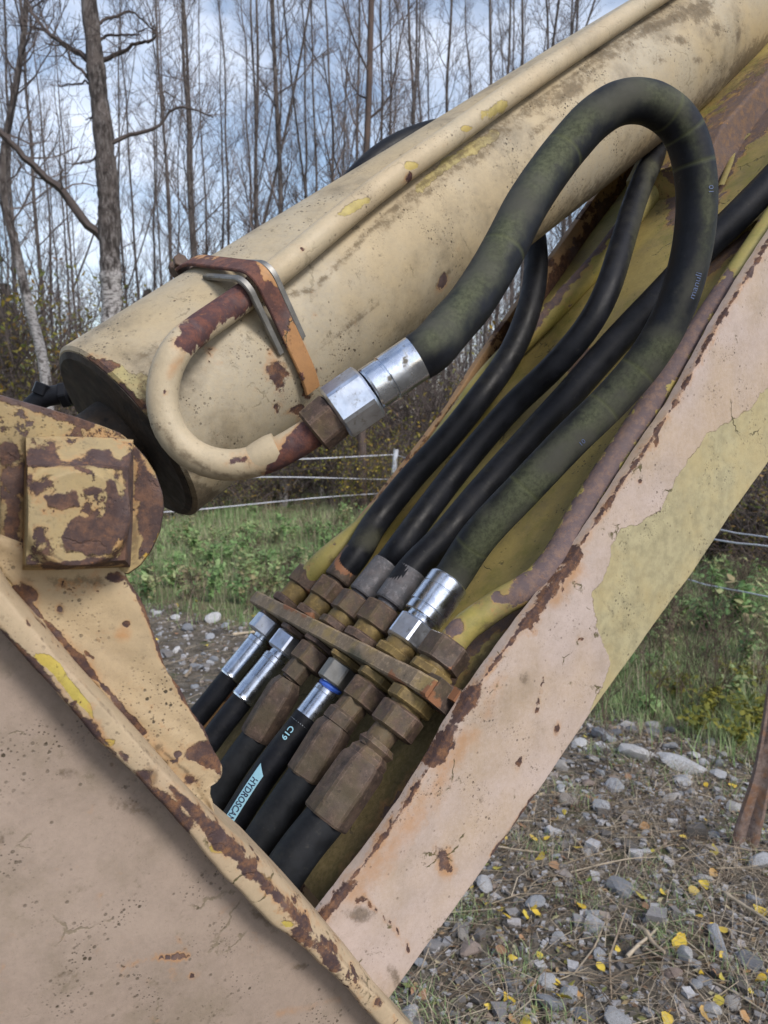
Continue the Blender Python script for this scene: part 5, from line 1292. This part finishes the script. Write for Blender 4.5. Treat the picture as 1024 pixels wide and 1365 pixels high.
while n_s < 230:
    if rng.random() < .72: u, v = rng.uniform(540, 1060), rng.uniform(960, 1400)
    else: u, v = rng.uniform(150, 420), rng.uniform(800, 960)
    p = gpt(u, v)
    if p[1] > edge_y(p[0]) + .1: continue
    s = min(.055, .010 * math.exp(abs(rng.normal(0, .7))) * (1 + .16 * p[1]))
    if any(math.hypot(p[0] - a, p[1] - b) < c_ + s for a, b, c_ in HS): continue
    near = 'bits of grey crushed stone on the gravel' ; far = p[1] > 4.6
    put_stone(SM[rng.integers(0, 10)], p, s, rng.uniform(0, 6.28), ('small' if s < .02 else 'middling' if s < .04 else 'big') + (' crushed stone in the gravel behind the hoses' if far else ' crushed stone in the near gravel ' + ('beside the lower edge of the boom' if u < 700 else 'right of the boom, halfway to the edge' if u < 880 else 'towards the rusty tine and right edge')), 'stones behind the hoses' if far else 'small stones in the near gravel', .25)
    n_s += 1
for i in range(70):
    u, v = rng.uniform(745, 965), rng.uniform(972, 1085); p = gpt(u, v)
    if p[1] > edge_y(p[0]) + .1: continue
    s = rng.uniform(.018, .06)
    if any(math.hypot(p[0] - a, p[1] - b) < c_ * .8 + s * .8 for a, b, c_ in HS): continue
    HS.append((p[0], p[1], s))
    put_stone(SM[rng.integers(0, 10)], p, s, rng.uniform(0, 6.28), ('big' if s > .04 else 'middling') + ' stone in the rubble at the edge of the meadow ' + ('close to the boom' if u < 850 else 'near the large boulder'), 'rubble at the edge of the meadow', .22)
# pebbles: crushed gravel
N = 26000
u_ = rng.random(N)
px_ = np.where(u_ < .72, rng.uniform(-.6, 3.0, N), rng.uniform(-4.5, .5, N)); py_ = np.where(u_ < .72, 1.3 + rng.random(N) ** 1.3 * 3.6, rng.uniform(3.0, 8, N))
keep = py_ < edge_y(px_) + rng.normal(0, .12, N); px_, py_ = px_[keep], py_[keep]; N = len(px_)
cube = np.array([[a, b, c_] for a in (-1, 1) for b in (-1, 1) for c_ in (-1, 1)], float)
cq = np.array([(0, 1, 3, 2), (4, 6, 7, 5), (0, 4, 5, 1), (2, 3, 7, 6), (0, 2, 6, 4), (1, 5, 7, 3)])
s_ = .0042 * np.exp(np.abs(rng.normal(0, .62, N))) * (1 + .10 * py_)
V = cube[None] * rng.uniform(.35, 1.0, (N, 8, 3)) * s_[:, None, None] * rng.uniform(.6, 1.2, (N, 1, 3))
a = rng.uniform(0, 6.28, N); ca, sa = np.cos(a), np.sin(a)
V = np.stack([V[..., 0] * ca[:, None] - V[..., 1] * sa[:, None], V[..., 0] * sa[:, None] + V[..., 1] * ca[:, None], V[..., 2] * .7], -1)
V += np.stack([px_, py_, gz(px_, py_) + s_ * .25], -1)[:, None]
Q = (np.arange(N)[:, None, None] * 8 + cq[None]).reshape(-1, 4)
ob('gravel', mk('gravel', V, Q, None, M_pebble, False, None, {'tint': rng.uniform(0, 1, N).repeat(8)}), kind='stuff')

# blades and straws
def blades(px, py, h, w, bend, tint, seg=3, z0=None):
    n = len(px); a = rng.uniform(0, 6.28, n); d = np.stack([np.cos(a), np.sin(a), np.zeros(n)], -1); sd = np.stack([-np.sin(a), np.cos(a), np.zeros(n)], -1)
    base = np.stack([px, py, gz(px, py) if z0 is None else z0], -1); L = []
    for k in range(seg + 1):
        t = k / seg; q = base + d * (bend * h * t * t)[:, None] + np.array([0, 0, 1.]) * (h * (t - .35 * bend * t * t))[:, None]
        ww = w * (1 - t * .92)
        L.append(q - sd * ww[:, None]); L.append(q + sd * ww[:, None])
    V = np.stack(L, 1); m = 2 * (seg + 1)
    f = np.array([(2 * k, 2 * k + 1, 2 * k + 3, 2 * k + 2) for k in range(seg)])
    Q = (np.arange(n)[:, None, None] * m + f[None]).reshape(-1, 4)
    return V.reshape(-1, 3), Q, np.repeat(tint, m)
N = 150000
px_ = rng.uniform(-1, 1, N); py_ = 3.4 + rng.random(N) ** 1.5 * 14; px_ = px_ * (py_ * .62 + .6)
dens = .5 + .5 * np.sin(px_ * 2.3 + 1.1 * np.sin(py_ * 1.7)) * np.sin(py_ * 1.9 + px_)
keep = (py_ > edge_y(px_) - .1 + rng.normal(0, .15, N)) & (rng.random(N) < .35 + .65 * dens)
px_, py_, dens = px_[keep], py_[keep], dens[keep]; N = len(px_)
h = rng.uniform(.05, .20, N) * (.6 + .7 * dens); tint = np.clip(rng.normal(.30, .17, N) + .3 * (rng.random(N) < .14) + .2 * np.sin(px_ * 1.3 + 2) * np.sin(py_ * 1.1), 0, 1)
V, Q, t = blades(px_, py_, h, rng.uniform(.0018, .0045, N) * (.6 + py_ * .07), rng.uniform(.1, 1.0, N), tint)
ob('meadow_grass', mk('meadow_grass', V, Q, None, M_grass, True, None, {'tint': t}), kind='stuff')
# dry grass standing among it
N = 15000
px_ = rng.uniform(-1, 1, N); py_ = 4 + rng.random(N) * 11; px_ = px_ * (py_ * .62 + .6); keep = py_ > edge_y(px_) - .05 + rng.normal(0, .2, N); px_, py_ = px_[keep], py_[keep]; N = len(px_)
V, Q, t = blades(px_, py_, rng.uniform(.12, .42, N), rng.uniform(.001, .0022, N) * (.6 + py_ * .07), rng.uniform(0, .9, N), rng.uniform(.2, 1, N))
ob('dry_grass', mk('dry_grass', V, Q, None, M_straw, True, None, {'tint': t}), kind='stuff')
# little green tufts and moss blades in the gravel
N = 17000
cx, cy = rng.uniform(-.6, 3.2, 330), 1.35 + rng.random(330) * 3.6
i = rng.integers(0, 330, N); px_ = cx[i] + rng.normal(0, .05, N); py_ = cy[i] + rng.normal(0, .05, N)
V, Q, t = blades(px_, py_, rng.uniform(.015, .065, N), rng.uniform(.0009, .0022, N), rng.uniform(.2, 1.2, N), np.clip(rng.normal(.4, .2, N), 0, 1))
ob('grass_tufts', mk('grass_tufts', V, Q, None, M_grass, True, None, {'tint': t}), kind='stuff')
N = 5200; cx, cy = rng.uniform(-.3, 2.6, 90), 1.35 + rng.random(90) ** 1.6 * 2.6
i = rng.integers(0, 90, N); px_ = cx[i] + rng.normal(0, .07, N); py_ = cy[i] + rng.normal(0, .07, N)
V, Q, t = blades(px_, py_, rng.uniform(.04, .15, N), rng.uniform(.0006, .0014, N), rng.uniform(1.0, 2.2, N), rng.uniform(.35, 1, N))
ob('dead_grass', mk('dead_grass', V, Q, None, M_straw, True, None, {'tint': t}), kind='stuff')
# straws, dead stems and small sticks lying about
N = 8500
u_ = rng.random(N)
px_ = np.where(u_ < .8, rng.uniform(-.6, 3.0, N), rng.uniform(-3.8, 0, N)); py_ = np.where(u_ < .8, 1.35 + rng.random(N) ** 1.2 * 3.5, rng.uniform(4, 7.6, N))
keep = py_ < edge_y(px_) + .3; px_, py_ = px_[keep], py_[keep]; N = len(px_)
a = rng.normal(.5, 1.0, N); L_ = rng.uniform(.02, .11, N) * np.where(rng.random(N) < .12, 2.2, 1)
d = np.stack([np.cos(a) * L_, np.sin(a) * L_, rng.uniform(-.004, .02, N)], -1); mid = np.stack([px_, py_, gz(px_, py_) + rng.uniform(.004, .022, N)], -1)
bw = np.stack([-np.sin(a), np.cos(a), rng.uniform(0, .6, N)], -1) * (L_ * rng.normal(0, .16, N))[:, None]
r_ = rng.uniform(.0006, .0017, N) * np.where(rng.random(N) < .06, 2.2, 1)
V1, Q1 = prisms(mid - d, mid + bw, r_, r_); V2, Q2 = prisms(mid + bw, mid + d + bw * .2, r_, r_ * .6)
V, Q, _ = join((V1, Q1, None), (V2, Q2, None)); tt_ = rng.uniform(0, 1, N)
ob('dead_straw', mk('dead_straw', V, Q, None, M_straw, True, 60, {'tint': np.r_[tt_.repeat(6), tt_.repeat(6)]}), kind='stuff')

# fallen leaves, each one its own
def leaf_mesh(seed, L=1.0):
    r_ = random.Random(seed); k = 9; V = []; curl = r_.uniform(-.5, .7); tw = r_.uniform(-.5, .5); cup = r_.uniform(-.25, .35)
    for i in range(k):
        t = i / (k - 1); w = .42 * math.sin(math.pi * min(1, t * .92 + .08) ** .72) * (1 - .25 * t) + .004 + .02 * math.sin(t * 31)
        x = t - .5; z = curl * (t - .5) ** 2
        for j in (-1, -.5, 0, .5, 1):
            V.append((x, j * w, z + cup * j * j * w + tw * j * w * (t - .5) + r_.uniform(-.012, .012)))
    Q = grid_q(k, 5)
    V = np.array(V); P = np.array([[-.5, 0, curl * .25], [-.62, .03, curl * .3 + .02], [-.8, .08, curl * .2]])
    v2, q2, _ = sweep(P, .012, 4, False)
    V, Q, _ = join((V, Q, None), (v2, q2, None))
    return mk('fallen_leaf', V, Q, None, M_leaf, True, 60)
LM = [leaf_mesh(i) for i in range(7)]
hero_lf = [(770, 1145, .030, 'bright yellow heart shaped leaf lying alone in the gravel'), (778, 1196, .026, 'fresh green leaf standing on the gravel below the bright yellow leaf'), (710, 1129, .024, 'yellow leaf beside the edge of the boom'), (906, 1285, .032, 'broad tan dead leaf beside the long grey slab'), (821, 1148, .02, 'small folded yellow leaf between two others'),
           (668, 1228, .022, 'upper yellow leaf of a pair near the boom'), (676, 1237, .022, 'lower yellow leaf of a pair near the boom'), (715, 1235, .02, 'yellow leaf on the pale rough stone'), (958, 1270, .022, 'small yellow leaf on the long grey slab'), (668, 1287, .022, 'yellow leaf near the dark rounded stone'), (925, 1212, .022, 'mottled yellow leaf left of the long straw')]
GRN = bpy.data.materials.new('green_leaf'); GRN.use_nodes = True
GRN.node_tree.nodes['Principled BSDF'].inputs['Base Color'].default_value = (.22, .36, .04, 1); GRN.node_tree.nodes['Principled BSDF'].inputs['Roughness'].default_value = .5
YEL = bpy.data.materials.new('yellow_leaf_face'); YEL.use_nodes = True
YEL.node_tree.nodes['Principled BSDF'].inputs['Base Color'].default_value = (.50, .36, .05, 1); YEL.node_tree.nodes['Principled BSDF'].inputs['Roughness'].default_value = .5
def recol(me, m): me = me.copy(); me.materials.clear(); me.materials.append(m); return me
LY = [recol(m, YEL) for m in LM[:4]]; LG = recol(LM[2], GRN)
def put_leaf(me, p, s, label, group=None, tilt=.5):
    o = ob('fallen_leaf', me); o['label'] = label; o['category'] = 'leaf'
    if group: o['group'] = group
    o.location = (p[0], p[1], p[2] + .012); o.scale = (s * rng.uniform(.85, 1.1), s * rng.uniform(.8, 1.2), s); o.rotation_euler = (rng.uniform(-tilt, tilt), rng.uniform(-tilt, tilt), rng.uniform(0, 6.28))
    return o
for (u, v, s, lab) in hero_lf:
    p = gpt(u, v); p[2] += .008
    o = put_leaf(LG if 'green' in lab else (LY[rng.integers(0, 4)] if 'bright' in lab or 'upper' in lab or 'slab' in lab and 'tan' not in lab else LM[rng.integers(0, 7)]), p, s * 1.8, lab)
    o.rotation_euler.x += .35
N = 9500; px_ = rng.uniform(-.6, 3.0, N); py_ = 1.35 + rng.random(N) ** 1.2 * 3.6; keep = py_ < edge_y(px_) + .2; px_, py_ = px_[keep], py_[keep]; N = len(px_)
V, Q = cards(np.stack([px_, py_, gz(px_, py_) + .008], -1), rng.uniform(.004, .016, N), rng, .6)
ob('leaf_litter', mk('leaf_litter', V, Q, None, M_litter, False, None, {'tint': rng.uniform(0, 1, N).repeat(4)}), kind='stuff')
n_l = 0
while n_l < 175:
    if rng.random() < .85: u, v = rng.uniform(545, 1080), rng.uniform(950, 1390)
    else: u, v = rng.uniform(150, 420), rng.uniform(790, 900)
    p = gpt(u, v)
    if p[1] > edge_y(p[0]) + .5: continue
    put_leaf(LM[rng.integers(0, 7)], p, rng.uniform(.02, .046), 'small fallen birch leaf behind the hoses' if u < 500 else 'small fallen leaf in the near gravel ' + ('beside the lower edge of the boom' if u < 700 else 'right of the boom, halfway to the edge' if u < 880 else 'towards the rusty tine and right edge'), 'leaves behind the hoses' if u < 500 else 'withered leaves in the near gravel', .7)
    n_l += 1
# longer sticks
for (pa, pb, r_, lab) in [((965, 1218), (1030, 1262), .007, 'thick pale dead stem at the right edge'), ((835, 1300), (875, 1265), .006, 'short pale stick left of the long slab'), ((850, 1262), (885, 1300), .008, 'flat splintered grey stick beside the long slab'), ((640, 1140), (720, 1150), .004, 'bundle like brown stem near the boom edge'),
                          ((860, 1290), (1030, 1385), .003, 'long thin straw running to the bottom right corner'), ((760, 1180), (880, 1160), .003, 'thin brown twig across the middle of the gravel'), ((310, 850), (390, 838), .012, 'brown stick lying at the grass edge behind the hoses'), ((248, 905), (262, 880), .010, 'pale stick beside the farthest hose')]:
    a_, b_ = gpt(*pa), gpt(*pb); a_[2] += r_ + .012; b_[2] += r_ + .012; m_ = (a_ + b_) / 2
    P = spline([a_ - m_, (a_ * 2 + b_) / 3 - m_ + rng.normal(0, .006, 3), (a_ + b_ * 2) / 3 - m_ + rng.normal(0, .006, 3), b_ - m_], 24)
    V, Q, T = sweep(P, np.linspace(r_, r_ * .6, 24) * (1 + .1 * np.sin(np.arange(24))), 7)
    o = ob('stick', mk('stick', V, Q, T, M_straw, True, 60, {'tint': np.full(len(V), rng.uniform(.45, .95))})); o.location = m_; o['label'] = lab; o['category'] = 'stick'

# leafy weeds
def weed_mesh(seed, n=70, Hh=.28, R=.22, L=(.03, .07), fern=False):
    r = np.random.default_rng(seed); Vs = []; Qs = []; ts = []; o = 0; S = Tubes()
    for i in range(11):
        a = r.uniform(0, 6.28); rr_ = R * r.uniform(.3, 1); top = np.array([math.cos(a) * rr_, math.sin(a) * rr_, Hh * r.uniform(.5, 1.1)])
        P = spline([np.zeros(3), top * [.35, .35, .65], top], 9); S.add(P, np.linspace(.0022, .001, 9), 3, .5)
        for k in range(n // 11):
            f = r.uniform(.25, 1) * 8; q = P[int(f)]; d = nrm(r.normal(0, 1, 3) * [1, 1, .45]); sd = nrm(np.cross(d, [0, 0, 1.]) + r.normal(0, .25, 3)); l = r.uniform(*L); w = l * r.uniform(.25, .4)
            dn_ = np.array([0, 0, -l * r.uniform(.0, .35)])
            Vs.append(np.array([q, q + d * l * .35 + sd * w, q + d * l * .75 + sd * w * .7 + dn_ * .6, q + d * l + dn_, q + d * l * .75 - sd * w * .7 + dn_ * .6, q + d * l * .35 - sd * w, q + d * l * .5 - np.cross(d, sd) * w * .25 + dn_ * .3]))
            Qs.append(np.array([[6, 0, 1, 2], [6, 2, 3, 4], [6, 4, 5, 0]]) + o); o += 7; ts.append(np.full(7, r.uniform(0, .5)))
    V, Q, t = S.get()
    v = np.vstack([*Vs, V]); q = np.vstack([*Qs, Q + o]); tt_ = np.concatenate([*ts, t * 0 + .3])
    return mk('weed', v, q, None, M_weed, True, 60, {'tint': tt_})
WM = [weed_mesh(i, 77 + 22 * i, .16 + .05 * i, .14 + .03 * i) for i in range(5)]
WMY = recol(WM[3], M_yfleck)
def put_plant(name, me, p, s, label, group, cat='plant', rz=None):
    o = ob(name, me); o.location = p; o.scale = (s, s, s * rng.uniform(.8, 1.2)); o.rotation_euler = (0, 0, rng.uniform(0, 6.28) if rz is None else rz); o['label'] = label; o['category'] = cat
    if group: o['group'] = group
    return o
n_w = 0
while n_w < 170:
    if rng.random() < .72: u, v = rng.uniform(150, 500), rng.uniform(655, 815)
    else: u, v = rng.uniform(780, 1080), rng.uniform(770, 960)
    p = gpt(u, v)
    if p[1] < edge_y(p[0]) + .1 or p[1] > 13: continue
    lo = u < 600
    put_plant('weed', WM[rng.integers(0, 5)], p, rng.uniform(.55, 1.05) * (.8 if p[1] < 5 else 1.15), 'leafy green weed ' + ('near the fence' if p[1] > 9 else 'in the middle of the meadow' if p[1] > 7 else 'at the near edge of the meadow') + (' left of the hoses' if lo else ' right of the boom'), 'weeds left of the hoses' if lo else 'weeds right of the boom')
    n_w += 1
for i, (u, v) in enumerate([(980, 930), (945, 965), (1005, 980), (960, 915), (1010, 930), (900, 940), (985, 1000), (930, 985)]):
    put_plant('yellow_weed', WMY, gpt(u, v), .55 + .1 * (i % 3), 'low plant with yellowing leaves beside the rusty tine', 'yellowing plants beside the tine')
def stalk_mesh(seed, Hh=.5):
    r = np.random.default_rng(seed); T = Tubes()
    for i in range(3):
        limb(T, r, np.array([r.normal(0, .02), r.normal(0, .02), 0]), np.array([r.normal(0, .15), r.normal(0, .15), 1]), Hh * r.uniform(.7, 1.1), .0032, 1, .05, (9, 3), .07, None, .0011)
    V, Q, t = T.get(); return mk('dry_stalk', V, Q, None, M_stalk, True, 60, {'tint': t})
KM = [stalk_mesh(i) for i in range(4)]
n_k = 0
while n_k < 80:
    if rng.random() < .4: u, v = rng.uniform(190, 480), rng.uniform(690, 830)
    else: u, v = rng.uniform(770, 1060), rng.uniform(800, 985)
    p = gpt(u, v)
    if p[1] < edge_y(p[0]) - .25: continue
    put_plant('dry_stalk', KM[rng.integers(0, 4)], p, rng.uniform(.45, 1.1), 'brown withered stalk in the meadow left of the hoses' if u < 600 else 'brown withered stalk in the meadow ' + ('close beside the boom' if u < 900 else 'towards the right edge'), 'withered stalks left of the hoses' if u < 600 else 'withered stalks right of the boom')
    n_k += 1
for i, (u, v, s) in enumerate([(812, 1110, .34), (765, 1105, .26), (905, 1135, .3), (862, 1105, .25), (810, 1035, .5), (868, 1050, .4), (770, 1190, .2)]):
    put_plant('dry_stalk', KM[i % 4], gpt(u, v), s, 'thin dark stalk rising out of the near gravel', 'dark stalks in the near gravel')
